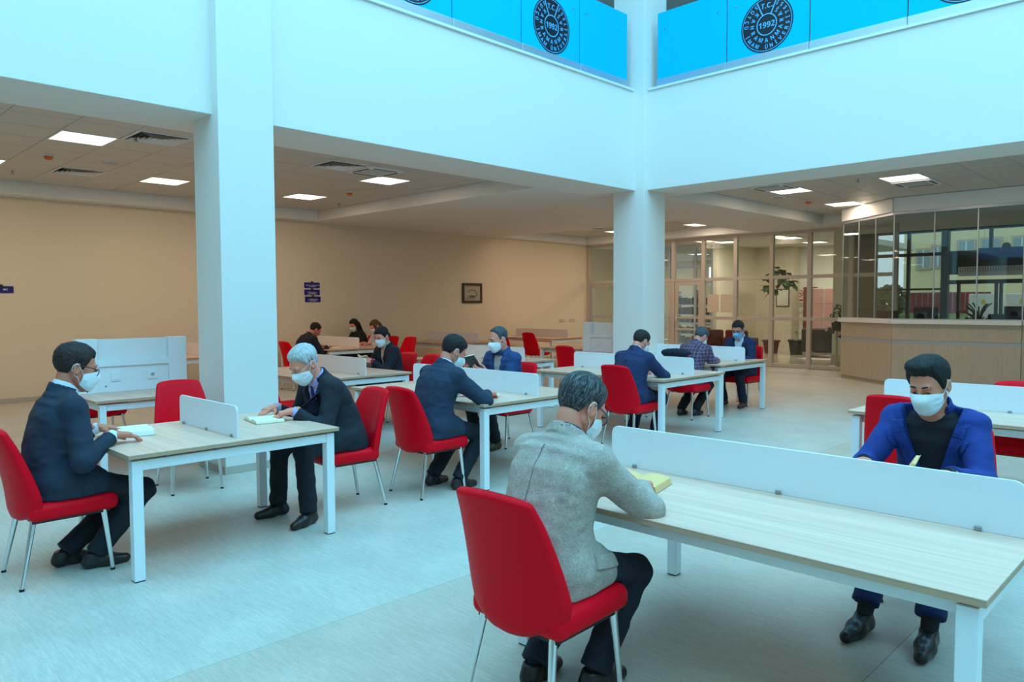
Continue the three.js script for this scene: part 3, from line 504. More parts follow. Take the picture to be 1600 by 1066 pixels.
// ---------- hair ----------
function hairField(o) {
  const t = o.thick || 0.013, sk = ell([0, 0.039, -0.015], [0.0785, 0.0885, 0.0990]);
  const line = o.line || [[0.12, 0.082], [0.075, 0.075], [0.045, 0.045], [0.02, -0.012], [0.006, -0.012], [0.0, 0.03], [-0.03, 0.028], [-0.045, -0.05], [-0.12, -0.078]];
  const yl = z => { if (z >= line[0][0]) return line[0][1]; for (let i = 0; i + 1 < line.length; i++) if (z >= line[i + 1][0]) return lerp(line[i + 1][1], line[i][1], (z - line[i + 1][0]) / (line[i][0] - line[i + 1][0])); return line[line.length - 1][1]; };
  const extra = (o.locks || []).map(l => cone(l[0], l[1], l[2], l[3])), rough = 0.5 * (o.rough === undefined ? 0.0025 : o.rough), fx = o.fx || 160, fy = o.fy || 55;
  const quiff = o.quiff ? ell([-0.010, 0.118, 0.036], [0.066, 0.030, 0.054]) : null, bald = o.bald ? ell(o.bald[0], o.bald[1]) : null, part_ = o.part;
  return (x, y, z) => {
    const hl = yl(z) + 0.006 * noise3(x * 70, z * 70, 3) + (z > 0.03 ? 0.024 * clamp((Math.abs(x + 0.004) - 0.03) / 0.025, 0, 1) * clamp((z - 0.03) / 0.03, 0, 1) : 0), up = clamp((y - hl) / 0.04, 0, 1); let d = sk(x, y, z) - t * (0.18 + 0.82 * up * (2 - up)) * (0.55 + 0.45 * clamp((y - 0.02) / 0.07, 0, 1)) * (1 + 0.12 * noise3(x * 25, y * 18, z * 18));
    if (quiff) d = smin(d, quiff(x, y, z) + 0.004 * noise3(x * 40, y * 25, z * 40), 0.03);
    if (part_) { const g = Math.abs(x - part_ - 0.1 * (z - 0.05)); if (y > 0.06) d += 0.005 * Math.max(0, 1 - g / 0.006); }
    d += rough * (noise3(x * fx, y * fy, z * fy) + 0.6 * noise3(x * fx * 2.2, y * fy * 1.6, z * fy * 1.3 + 7));
    d = smax(d, hl - y + 0.004 * noise3(x * 160, 5, z * 160), 0.003);
    if (bald) d = smax(d, -(bald(x, y, z) + 0.003 * noise3(x * 90, y * 90, z * 90)), 0.008);
    for (const e of extra) d = smin(d, e(x, y, z) + rough * 1.5 * noise3(x * fx, y * 20, z * fx), 0.02);
    return d;
  };
}
// ---------- mask ----------
function maskGeo(blue) {
  const base = union([ell([0, -0.035, 0.024], [0.070, 0.086, 0.078]), ell([0, -0.036, 0.098], [0.024, 0.022, 0.024]), ell([0, -0.095, 0.066], [0.034, 0.03, 0.03])], 0.05);
  const NU = 40, NV = 30, pos = [], idx = [];
  for (let j = 0; j <= NV; j++) for (let i = 0; i <= NU; i++) {
    const u = i / NU * 2 - 1, v = j / NV, au = Math.abs(u), top = 0.004 - 0.030 * Math.pow(au, 1.6), bot = -0.124 + 0.038 * Math.pow(au, 1.5), y = lerp(top, bot, v), a = u * 1.18;
    const dx = Math.sin(a), dz = Math.cos(a); let r = 0.16; const y2 = Math.max(y, -0.112);
    for (let k = 0; k < 40; k++) { const d = base(dx * r, y2, dz * r); if (d < 0.0005) break; r -= Math.max(d * 0.8, 0.0004); }
    const under = Math.min(0, y + 0.112); r += 0.0095 * (1 - 0.5 * Math.pow(au, 6)) + 0.0022 * Math.abs(((v * 4) % 1) - 0.5) * (1 - au) - 0.002 + under * 1.4;
    r += 0.0016 * noise3(u * 5, v * 6, 4);
    pos.push(dx * r, y, dz * r);
  }
  for (let j = 0; j < NV; j++) for (let i = 0; i < NU; i++) { const a = j * (NU + 1) + i, b = a + 1, c = a + NU + 1, d = c + 1; idx.push(a, c, b, b, c, d); }
  const g = new THREE.BufferGeometry(); g.setAttribute('position', new THREE.Float32BufferAttribute(pos, 3)); g.setIndex(idx); g.computeVertexNormals(); bp(g);
  const at = (i, j) => { const k = (j * (NU + 1) + i) * 3; return [pos[k], pos[k + 1], pos[k + 2]]; };
  const loops = []; for (const [i, s] of [[NU, 1], [0, -1]]) { const a = at(i, 2), b = at(i, NV - 2); loops.push(tube([a, [s * 0.083, (a[1] + 0.02) * 0.6 + 0.002, 0.01], [s * 0.089, 0.022, -0.018], [s * 0.088, 0.006, -0.036], [s * 0.082, -0.03, -0.026], [s * 0.076, -0.055, 0.008], b], 0.0016, 30, 5)); }
  return { g, loops };
}
const MASK = maskGeo();
// ---------- hand (own frame: fingers along +z, back of the hand +y, thumb towards side*x) ----------
function handField(side, curl, spread = 1, thumbIn = 0) {
  const fs = [], palm = (x, y, z) => { const qx = Math.abs(x) - 0.026, qy = Math.abs(y + 0.002) - 0.004, qz = Math.abs(z - 0.05) - 0.034; return Math.sqrt(Math.max(qx, 0) ** 2 + Math.max(qy, 0) ** 2 + Math.max(qz, 0) ** 2) + Math.min(Math.max(qx, qy, qz), 0) - 0.0125; };
  const wrist = cone([0, 0, -0.035], [0, 0, 0.025], 0.0265, 0.024);
  const core = (x, y, z) => smin(palm(x, y, z), wrist(x * 0.92, y * 1.22, z), 0.025);
  const L = [[0.043, 0.026, 0.021], [0.047, 0.03, 0.022], [0.044, 0.028, 0.021], [0.034, 0.021, 0.019]], X = [0.029, 0.0095, -0.0105, -0.029], Z = [0.088, 0.092, 0.089, 0.081], Rr = [0.0092, 0.0095, 0.0091, 0.0081];
  for (let i = 0; i < 4; i++) {
    let p = [side * X[i], -0.001, Z[i] - 0.012], a = curl * 0.55 + i * 0.04 * curl, s = side * (1.5 - i) * 0.055 * spread, r = Rr[i];
    for (let k = 0; k < 3; k++) { const l = L[i][k] + (k ? 0 : 0.012), q = [p[0] + l * Math.sin(s) * Math.cos(a), p[1] - l * Math.sin(a), p[2] + l * Math.cos(a) * Math.cos(s)]; fs.push(cone(p, q, r, r * 0.93)); p = q; r *= 0.92; a += curl * (k === 0 ? 0.85 : 0.6); }
  }
  let p = [side * 0.024, -0.008, 0.022]; const dirs = [[side * 0.8, -0.25, 0.62], [side * (0.45 - thumbIn), -0.3, 0.85], [side * (0.15 - thumbIn), -0.3, 0.95]], tl = [0.04, 0.032, 0.026]; let r = 0.0135;
  for (let k = 0; k < 3; k++) { const d = dirs[k], n = Math.hypot(...d), q = p.map((c, i) => c + d[i] / n * tl[k]); fs.push(cone(p, q, r, r * 0.86)); p = q; r *= 0.86; }
  return (x, y, z) => { let d = 1; for (const f of fs) { const v = f(x, y, z); d = smin(d, v, 0.004); } return smin(d, core(x, y, z), 0.011); };
}
// ---------- a seated person; own frame: facing +z, origin on the floor under the seat ----------
const sub = (a, b) => [a[0] - b[0], a[1] - b[1], a[2] - b[2]], add = (a, b) => [a[0] + b[0], a[1] + b[1], a[2] + b[2]], mul = (a, s) => [a[0] * s, a[1] * s, a[2] * s], len = a => Math.hypot(...a), nor = a => mul(a, 1 / (len(a) || 1)), mix = (a, b, t) => a.map((v, i) => lerp(v, b[i], t)), cross = (a, b) => [a[1] * b[2] - a[2] * b[1], a[2] * b[0] - a[0] * b[2], a[0] * b[1] - a[1] * b[0]], dot = (a, b) => a[0] * b[0] + a[1] * b[1] + a[2] * b[2];
function ik(a, b, l1, l2, pole) {
  let d = sub(b, a), D = len(d); const m = (l1 + l2) * 0.995; if (D > m) { b = add(a, mul(d, m / D)); d = sub(b, a); D = m; }
  const u = nor(d), c = (l1 * l1 + D * D - l2 * l2) / (2 * D), h = Math.sqrt(Math.max(0, l1 * l1 - c * c)); let p = sub(pole, mul(u, dot(pole, u))); p = nor(p);
  return [add(add(a, mul(u, c)), mul(p, h)), b];
}
function person(x, z, turn, label, o) {
  const t = thing('person', label, 'person', [x, 0, z], turn, 'readers at the tables');
  const S = o.size || 1, LOD = o.lod || 1, cell = (o.cell || 0.011) * LOD;
  // spine
  const pel = [0, 0.565, (o.sit || 0) * 0.6 - 0.005], L0 = o.lean[0], L1 = o.lean[1], spine = []; let c = [...pel], NS = 12, SL = 0.50 * S;
  for (let i = 0; i <= NS; i++) { const a = lerp(L0, L1, i / NS); spine.push({ c: [...c], u: [0, Math.cos(a), Math.sin(a)], d: [0, -Math.sin(a), Math.cos(a)], s: i / NS * SL }); c = add(c, mul([0, Math.cos(a), Math.sin(a)], SL / NS)); }
  const at = s => { const f = clamp(s / SL, 0, 1) * NS, i = Math.min(NS - 1, Math.floor(f)), k = f - i; return { c: mix(spine[i].c, spine[i + 1].c, k), u: nor(mix(spine[i].u, spine[i + 1].u, k)), d: nor(mix(spine[i].d, spine[i + 1].d, k)) }; };
  const c7 = at(SL), na = L1 * 0.75 + (o.neck === undefined ? 0.3 : o.neck), nd = [0, Math.cos(na), Math.sin(na)];
  const tw = o.twist || 0;
  const fat = o.fat || 0, W = o.wide || 1;
  // s, rx, rz
  const prof = [[-0.12, 0.195, 0.15], [-0.03, 0.19, 0.145 + fat * 0.5], [0.09, 0.172, 0.130 + fat], [0.22, 0.178, 0.128 + fat * 0.6], [0.34, 0.193, 0.128], [0.42, 0.178, 0.105], [0.465, 0.12, 0.085], [0.50, 0.075, 0.07]].map(([s, a, b]) => [s * S, a * W * S, b * S]);
  // torso coordinates of a point
  const coord = (px, py, pz) => {
    let best = 1e9, s = 0, dep = 0;
    for (let i = 0; i < NS; i++) { const A = spine[i].c, u = spine[i].u, l = SL / NS; let tt = (py - A[1]) * u[1] + (pz - A[2]) * u[2]; if (i > 0 && tt < 0) tt = 0; if (i < NS - 1 && tt > l) tt = l; const cy = A[1] + u[1] * tt, cz = A[2] + u[2] * tt, dd = (py - cy) ** 2 + (pz - cz) ** 2; if (dd < best) { best = dd; s = spine[i].s + tt; const D = spine[i].d; dep = (py - cy) * D[1] + (pz - cz) * D[2]; } }
    return [s, dep];
  };
  const torso = inf => (px, py, pz) => {
    const [s, dep] = coord(px, py, pz); let i = 0; while (i < prof.length - 2 && s > prof[i + 1][0]) i++;
    const k = clamp((s - prof[i][0]) / (prof[i + 1][0] - prof[i][0]), 0, 1), kk = k * k * (3 - 2 * k), rx = lerp(prof[i][1], prof[i + 1][1], kk) + inf, rz = lerp(prof[i][2], prof[i + 1][2], kk) + inf;
    const ov = s > SL ? s - SL : s < prof[0][0] ? prof[0][0] - s : 0, a = Math.abs(px) / rx, b = Math.abs(dep) / rz, e = Math.pow(a, 2.4) + Math.pow(b, 2.4), q = Math.pow(e, 1 / 2.4);
    const d = (q - 1) * Math.min(rx, rz) * 0.9; return ov > 0 ? Math.hypot(Math.max(d, 0), ov) + Math.min(d, 0) : d;
  };
  const sh = [1, -1].map(s => { const f = at(0.405 * S); return add(add(f.c, [s * 0.172 * W * S, 0, 0]), mul(f.d, (o.shrug === undefined ? 0.03 : o.shrug))); });
  const arms = [0, 1].map(i => { const h = o.hands[i], s = i ? -1 : 1, w = h.at; const [e, wr] = ik(sh[i], w, 0.295 * S, 0.265 * S, h.pole || [s * 0.55, -1, -0.35]); return { s: sh[i], e, w: wr, h }; });
  const hip = [1, -1].map(s => [s * 0.095 * S, 0.56, pel[2] + 0.03]);
  const legs = [0, 1].map(i => { const s = i ? -1 : 1, a = o.feet[i]; const [k, an] = ik(hip[i], [a[0], 0.095 + (a[3] || 0), a[2] === undefined ? a[1] : a[1]], 0.425 * S, 0.42 * S, [s * 0.12, 0.7, 1]); return { h: hip[i], k, a: an, yaw: (a[2] || 0), lift: a[3] || 0 }; });
  // ----- head frame -----
  const hc = add(add(c7.c, mul(nd, 0.146 * S)), mul([0, -nd[2], nd[1]], 0.018)), hm = new THREE.Matrix4().makeRotationFromEuler(new THREE.Euler(o.head[0], o.head[1], o.head[2] || 0, 'YXZ')); hm.scale(V3(S * 1.04, S * 1.05, S * 1.04)); hm.setPosition(...hc);
  const inv = hm.clone().invert(), toHead = (px, py, pz) => { const e = inv.elements; return [e[0] * px + e[4] * py + e[8] * pz + e[12], e[1] * px + e[5] * py + e[9] * pz + e[13], e[2] * px + e[6] * py + e[10] * pz + e[14]]; };
  const hp = (a, b, d) => { const v = V3(a, b, d).applyMatrix4(hm); return [v.x, v.y, v.z]; };
  // ----- body: skin under everything -----
  const skinM = new THREE.MeshPhysicalMaterial({ color: RGB(...(o.skin || [0.50, 0.29, 0.19]).map((v, i) => Math.min(0.9, v * [1.5, 0.82, 0.72][i]))), roughness: 0.55 });
  const under = union([torso(-0.04), ...arms.flatMap(a => [cone(a.s, a.e, 0.045, 0.038), cone(a.e, a.w, 0.036, 0.024)]), ...legs.flatMap(l => [cone(l.h, l.k, 0.07, 0.05), cone(l.k, l.a, 0.036, 0.018)])], 0.04);
  const neck = cone(hp(0, -0.055, -0.03), add(c7.c, [0, -0.02, 0.01]), 0.056 * S, 0.062 * S), upper = (a, b, d) => smin(neck(a, b, d), torso(-0.02)(a, b, d), 0.03);
  const geos = [headGeo(0.0036 * LOD).applyMatrix4(hm)];
  geos.push(meshField(under, [-0.5, 0.05, -0.4], [0.5, 1.3, 0.75], 0.024));
  { const a = hp(0, -0.07, -0.03), b = c7.c, r = 0.13; geos.push(meshField((px, py, pz) => smax(upper(px, py, pz), Math.hypot(px - (a[0] + b[0]) / 2, py - (a[1] + b[1]) / 2, pz - (a[2] + b[2]) / 2) - r, 0.002), [0, 1, 2].map(i => Math.min(a[i], b[i]) - r), [0, 1, 2].map(i => Math.max(a[i], b[i]) + r), 0.008 * LOD)); }
  arms.forEach((a, i) => {
    const h = a.h, s = i ? -1 : 1, f = nor(h.dir || sub(a.w, a.e)); let n = h.n || [0, 1, 0]; n = nor(sub(n, mul(f, dot(n, f)))); const xa = cross(n, f), m = new THREE.Matrix4().makeBasis(V3(...xa), V3(...n), V3(...f)).setPosition(...a.w);
    if (S !== 1) m.scale(V3(S, S, S));
    a.f = f; geos.push(meshField(handField(-s, h.curl === undefined ? 0.5 : h.curl, h.spread, h.thumb), [-0.1, -0.12, -0.06], [0.1, 0.04, 0.2], 0.0032 * LOD).applyMatrix4(m));
  });
  part('body', join(geos), skinM, t);
  // ----- trousers, socks, shoes -----
  let FOLD = 1; const fold = (px, py, pz, A, q = 1) => FOLD * A * (noise3(px * 14 * q, py * 22 * q, pz * 14 * q) + 0.5 * noise3(px * 30 * q + 5, py * 42 * q, pz * 30 * q));
  const trM = o.trousersM || cloth(...(o.trousers || [0.012, 0.015, 0.024]));
  const trTop = union([ell([0, 0.55, pel[2]], [0.175 * W, 0.105, 0.14]), ...legs.map(l => cone(l.h, l.k, 0.088, 0.069))], 0.035), shin = legs.map(l => cone(l.k, mix(l.k, l.a, 1.02), 0.068, 0.063));
  const cut = l => { const a = mix(l.k, l.a, o.hem || 1.02), n = nor(sub(l.a, l.k)); return (px, py, pz) => (px - a[0]) * n[0] + (py - a[1]) * n[1] + (pz - a[2]) * n[2]; }, cuts = legs.map(cut);
  const trF = (px, py, pz) => { const fo = fold(px, py, pz, 0.005); let d = trTop(px, py, pz) + fo; if (pz < 0.29) d = smax(d, 0.458 - py - Math.max(0, pz - 0.25) * 2, 0.012); for (let i = 0; i < 2; i++) d = smin(d, smax(shin[i](px, py, pz) + fo, cuts[i](px, py, pz), 0.004), 0.03); return d; };
  part('trousers', meshField(trF, [-0.45, 0.03, -0.3], [0.45, 0.75, 0.8], cell * 1.15), trM, t);
  legs.forEach((l, i) => {
    const y0 = l.lift, yaw = l.yaw, sg = i ? -1 : 1, f = [Math.sin(yaw), 0, Math.cos(yaw)], q = (fw, up) => [l.a[0] + f[0] * fw, up + y0, l.a[2] + f[2] * fw];
    const sf = union([cone(q(-0.045, 0.04), q(0.06, 0.04), 0.034, 0.040), cone(q(0.06, 0.036), q(0.155, 0.028), 0.041, 0.030), cone(q(-0.04, 0.045), q(-0.03, 0.085), 0.034, 0.034), cone(q(-0.01, 0.08), q(0.05, 0.05), 0.036, 0.03)], 0.03), p = l.a;
    const lo = [p[0] - 0.24, y0 - 0.01, p[2] - 0.24], hi = [p[0] + 0.24, y0 + 0.15, p[2] + 0.24];
    const s = part('shoe', meshField((a, b, d) => smax(smax(sf(a, b, d), y0 + 0.002 - b, 0.004), b - y0 - 0.098, 0.006), lo, hi, 0.007 * LOD), o.shoeM || M.shoe, t);
    part('sock', rod(q(-0.012, 0.07), mix(l.a, l.k, 0.34), 0.036, 0.042, 18), M.sock, t);
  });
  // ----- shirt -----
  const shirtM = o.shirtM || cloth(...(o.shirt || [0.72, 0.76, 0.80]));
  const sv = o.v === undefined ? 0.2 : o.v;
  const shirtF = (px, py, pz) => { const [s] = coord(px, py, pz); return smax(torso(-0.012)(px, py, pz), 0.1 - s, 0.01); };
  const sM = part('shirt', meshField(shirtF, [-0.28, 0.55, -0.35], [0.28, 1.28, 0.6], 0.014 * LOD), shirtM, t);
  if (!o.noCollar) { // collar band round the neck
    const A = add(c7.c, mul(c7.d, 0.004)), N = nor(sub(hp(0, -0.06, -0.022), c7.c)), hgt = o.collar || 0.036, F = nor(sub([0, 0, 1], mul(N, N[2])));
    const cf = (px, py, pz) => { const v = [px - A[0], py - A[1], pz - A[2]], h = dot(v, N), fr = dot(v, F), rad = Math.sqrt(Math.max(0, dot(v, v) - h * h)), R = (0.066 + 0.010 * (1 - clamp((h + 0.02) / 0.06, 0, 1))) * S, top = hgt - 0.02 * clamp(fr / 0.06, 0, 1); let d = Math.abs(rad - R) - 0.0045; d = smax(d, Math.abs(h - top / 2 + 0.014) - top / 2 - 0.016, 0.003); if (fr > 0) d = Math.max(d, 0.006 - Math.abs(px - A[0]) + 0.15 * Math.min(0, h)); return d; };
    part('collar', meshField(cf, add(A, [-0.11, -0.1, -0.11]), add(A, [0.11, 0.11, 0.12]), 0.0045 * LOD), shirtM, sM);
  }
  if (o.tie) { const pts = []; for (const s of [0.475, 0.44, 0.40, 0.34, 0.28, 0.22, 0.16]) { const f = at(s * S); let r = 0.02; for (let k = 0; k < 60; k++) { const q = add(f.c, mul(f.d, r)); if (shirtF(...q) > 0.004) break; r += 0.004; } pts.push(add(f.c, mul(f.d, r))); }
    const ty = union([cone(pts[0], pts[1], 0.017, 0.012), ...pts.slice(1, -1).map((p, i) => cone(p, pts[i + 2], 0.017 + i * 0.004, 0.021 + i * 0.004))], 0.006); part('tie', meshField((a, b, d) => { const [, dep] = coord(a, b, d); return smax(ty(a, b, d), shirtF(a, b, d) - 0.011, 0.004); }, [-0.06, 0.6, -0.2], [0.06, 1.25, 0.6], 0.006 * LOD), cloth(...o.tie), t); }
  // ----- jacket -----
  const jm = o.jacketM || cloth(...o.jacket), jt = torso(0.008), armF = arms.flatMap((a, i) => { const w = mix(a.w, a.e, 0.13); return [cone(a.s, a.e, 0.073 * S, 0.06 * S), cone(a.e, w, 0.059 * S, 0.045 * S)]; });
  const sl = arms.map(a => { const w = mix(a.w, a.e, o.sleeve === undefined ? 0.12 : o.sleeve), n = nor(sub(a.w, a.e)); return (px, py, pz) => Math.hypot(px - w[0], py - w[1], pz - w[2]) > 0.14 ? -1 : (px - w[0]) * n[0] + (py - w[1]) * n[1] + (pz - w[2]) * n[2]; });
  const padA = at(0.462 * S).c, padB = at(0.418 * S), pads = [1, -1].map(sd => cone(add(padA, [sd * 0.06 * S, 0, 0]), add(padB.c, [sd * 0.182 * W * S, 0.006, 0.012]), 0.052 * S, 0.066 * S));
  const lap = legs.map(l => cone(l.h, mix(l.h, l.k, o.lap === undefined ? 0.34 : o.lap), 0.115, 0.102));
  const jacketF = (px, py, pz) => {
    const [s, dep] = coord(px, py, pz); let d = jt(px, py, pz), A = 1;
    for (const l of lap) d = smin(d, l(px, py, pz), 0.07);
    if (!o.closed || o.pad) for (const q of pads) d = smin(d, q(px, py, pz), 0.03);
    const a0 = Math.min(smin(armF[0](px, py, pz), armF[1](px, py, pz), 0.03), smin(armF[2](px, py, pz), armF[3](px, py, pz), 0.03)); d = smin(d, a0, 0.035);
    if (o.quilt) d += 0.004 * Math.pow(Math.abs(Math.sin((s > 0.02 ? s : py) * 52)), 0.5) - 0.004 + fold(px, py, pz, 0.003); else d += fold(px, py, pz, o.fold || 0.0042);
    if (!o.closed && dep > -0.01 && s > sv - 0.05) {
      const vw = (o.vw || 0.085) * (s - sv) / (0.5 - sv), e = Math.abs(px) - vw, lw = 0.055 * clamp((s - sv) / 0.16, 0, 1) * (s > 0.455 ? 0.7 : 1); if (e > 0 && e < lw) d -= 0.007 * Math.min(1, (lw - e) / 0.004);
      d = smax(d, -Math.max(e, -dep), 0.003);
    }
    // neck hole
    const nv = [px - c7.c[0], py - c7.c[1], pz - c7.c[2] - 0.005], nh = nv[0] * nd[0] + nv[1] * nd[1] + nv[2] * nd[2], nr = Math.sqrt(Math.max(0, nv[0] ** 2 + nv[1] ** 2 + nv[2] ** 2 - nh * nh)); if (nh > -0.06) d = smax(d, (o.hood ? 0.062 : 0.071) * S - nr, 0.004);
    if (o.standCollar && nh > -0.03) d = smin(d, Math.max(Math.abs(nr - 0.085) - 0.008, Math.abs(nh - 0.005) - 0.03), 0.012);
    else if (nh > -0.03 && dep < 0.05) d = smin(d, Math.max(Math.abs(nr - 0.081 * S) - 0.0065, Math.abs(nh - 0.006) - 0.024), 0.012);   // folded collar
    for (const c of sl) d = smax(d, c(px, py, pz), 0.003);
    return smax(d, 0.462 - py, 0.02);
  };
  const jk = part('jacket', meshField(jacketF, [-0.55, 0.42, -0.42], [0.55, 1.3, 0.72], cell), jm, t);
  // point on the jacket surface: spine height s, angle a (0 front, +left)
  const surf = (s, px, back, off = 0) => { const f = at(s), sg = back ? -1 : 1; let lo = 0, hi = 0.3; const P = r => add(add(f.c, [px, 0, 0]), mul(f.d, sg * r)); let r = 0.3; for (let k = 0; k < 120; k++) { if (jacketF(...P(r)) < 0) break; r -= 0.0025; } return add(P(r), mul(f.d, sg * off)); };
  const sheet = (nu, nv, fn, th) => { const pos = [], idx = [], N = (nu + 1) * (nv + 1); for (const o2 of [th, -0.004]) for (let j = 0; j <= nv; j++) for (let i = 0; i <= nu; i++) pos.push(...fn(i / nu, j / nv, o2)); const q = (a, b, c, d) => idx.push(a, b, c, b, d, c); for (let j = 0; j < nv; j++) for (let i = 0; i < nu; i++) { const a = j * (nu + 1) + i; q(a, a + 1, a + nu + 1, a + nu + 2); q(N + a + 1, N + a, N + a + nu + 2, N + a + nu + 1); } for (let i = 0; i < nu; i++) { q(N + i, N + i + 1, i, i + 1); const b = nv * (nu + 1) + i; q(b, b + 1, N + b, N + b + 1); } for (let j = 0; j < nv; j++) { const a = j * (nu + 1), b = a + nu + 1; q(a, b, N + a, N + b); q(N + a + nu, N + b + nu, a + nu, b + nu); } const g = new THREE.BufferGeometry(); g.setAttribute('position', new THREE.Float32BufferAttribute(pos, 3)); g.setIndex(idx); const g2 = g.toNonIndexed(); g2.computeVertexNormals(); return bp(g2); };
  FOLD = 0.25;
  if (o.lapel) for (const sd of [1, -1]) {
    const vwAt = s => (o.vw || 0.085) * (s - sv) / (0.5 - sv), S0 = sv + 0.005, S1 = 0.395, S2 = 0.455;
    part('lapel', sheet(8, 18, (u, v, off) => { const s = lerp(S0, S1, v), lw = lerp(0.004, 0.082, Math.pow(v, 0.8)); return surf(s * S, sd * (Math.max(0.004, vwAt(s)) + lw * u), false, off + 0.004); }, 0.006), jm, jk, 'notched lapel');
    part('lapel', sheet(8, 8, (u, v, off) => { const s = lerp(S1 + 0.006, S2, v), lw = lerp(0.055, 0.05, v); return surf(s * S, sd * (Math.max(0.004, vwAt(s)) + lw * u), false, off + 0.003); }, 0.006), jm, jk);
  }
  if (o.backSeam) { const pts = []; for (let k = 0; k <= 44; k++) pts.push(surf(lerp(0.44, 0.0, k / 44) * S, 0.004, true, 0.0035)); part('back_seam', tube(pts, 0.0018, 130, 5), o.backSeam, jk); }
  if (o.flap) part('pocket_flap', sheet(8, 6, (u, v, off) => { const s = lerp(0.07, 0.015, v) - 0.02 * u, a = lerp(0.25, 1.15, u), f = at(s * S); let r = 0.32; const dir = add([-Math.cos(a), 0, 0], mul(f.d, Math.sin(a))); const P = q => add(f.c, mul(dir, q)); for (let k = 0; k < 120; k++) { if (jacketF(...P(r)) < 0) break; r -= 0.0025; } return add(P(r), mul(dir, off + 0.003)); }, 0.006), jm, jk);
  FOLD = 1;
  if (false) { const f = at(0.03), y = f.c[1] - 0.01; const fl = part('pocket_flap', rbox(-0.005, 0.005, -0.03, 0.03, -0.075, 0.075, 0.003, 1), jm, jk); fl.position.set(-0.197 * W, y, f.c[2] + 0.02); fl.rotation.set(0.25, 0.25, -0.3); }
  // cuffs
  if (!o.noCuff) arms.forEach(a => { const p = mix(a.w, a.e, 0.16), q = mix(a.w, a.e, o.cuff === undefined ? -0.01 : o.cuff); part('cuff', rod(p, q, 0.036 * S, 0.034 * S, 20), o.cuffM || shirtM, sM); });
  // ----- hair, face details -----
  const hpart = (...q) => { const m = part(...q); m.applyMatrix4(hm); return m; };
  const hairM = new THREE.MeshStandardMaterial({ color: RGB(...(o.hairC || [0.015, 0.012, 0.011]).map((v, i) => o.pepper || o.hairC[0] > 0.09 ? v : v * [0.85, 0.5, 0.42][i])), roughness: o.hairR || 0.75, map: o.pepper ? pepperTex : hairTex, bumpMap: hairBump, bumpScale: 0.0015 });
  if (o.hair) hpart('hair', meshField(hairField(o.hair), o.hair.lo || [-0.12, -0.12, -0.15], o.hair.hi || [0.12, 0.16, 0.13], 0.0034 * LOD), hairM, t);
  for (const s of [1, -1]) {
    hpart('eye', new THREE.SphereGeometry(0.0118, 16, 12).translate(s * 0.031, 0.006, 0.0765), M.eyeWhite, t); hpart('iris', new THREE.SphereGeometry(0.006, 12, 8).scale(1, 1, 0.4).translate(s * 0.031, -0.002, 0.0862), M.iris, t);
    hpart('eyelash', tube([[s * 0.0175, -0.002, 0.0885], [s * 0.026, -0.0062, 0.0915], [s * 0.036, -0.0062, 0.0905], [s * 0.0455, -0.001, 0.084]], 0.0011, 12, 5), M.iris, t);
    hpart('eyebrow', tube([[s * 0.014, 0.030, 0.0972], [s * 0.03, 0.034, 0.095], [s * 0.047, 0.029, 0.083]], 0.0040, 12, 6), new THREE.MeshStandardMaterial({ color: RGB(...(o.browC || o.hairC || [0.015, 0.012, 0.011])), roughness: 0.8 }), t);
  }
  if (o.mask !== false) { const m = hpart('face_mask', MASK.g, o.mask === 'blue' ? M.maskBlue : M.mask, t, o.mask === 'blue' ? 'light blue face mask' : 'white face mask'); for (const l of MASK.loops) part('ear_loop', l, M.mask, m); }
  if (o.glasses) {
    const gm = o.glasses === 'metal' ? M.frameMetal : M.frameDark, th = o.glasses === 'metal' ? 0.0012 : 0.0026, gl = hpart('glasses', join([1, -1].flatMap(s => { const lp = []; for (let k = 0; k <= 16; k++) { const a = k / 16 * 2 * Math.PI; lp.push([s * 0.034 + 0.025 * Math.sign(Math.cos(a)) * Math.pow(Math.abs(Math.cos(a)), 0.7), -0.002 + 0.017 * Math.sign(Math.sin(a)) * Math.pow(Math.abs(Math.sin(a)), 0.7), 0.105 - 0.35 * Math.max(0, Math.abs(0.034 + 0.025 * Math.cos(a)) - 0.04)]); } return [tube(lp, th, 48, 6), tube([[s * 0.059, 0.008, 0.097], [s * 0.077, 0.012, 0.08], [s * 0.084, 0.016, 0.02], [s * 0.088, 0.01, -0.02], [s * 0.086, -0.012, -0.034]], th, 24, 6)]; }).concat([tube([[0.01, 0.004, 0.107], [0, 0.008, 0.11], [-0.01, 0.004, 0.107]], th, 8, 6)])), gm, t);
  }
  return { t, hp, arms, at };
}
const H = (at, dir, n, curl, extra = {}) => ({ at, dir, n, curl, ...extra });
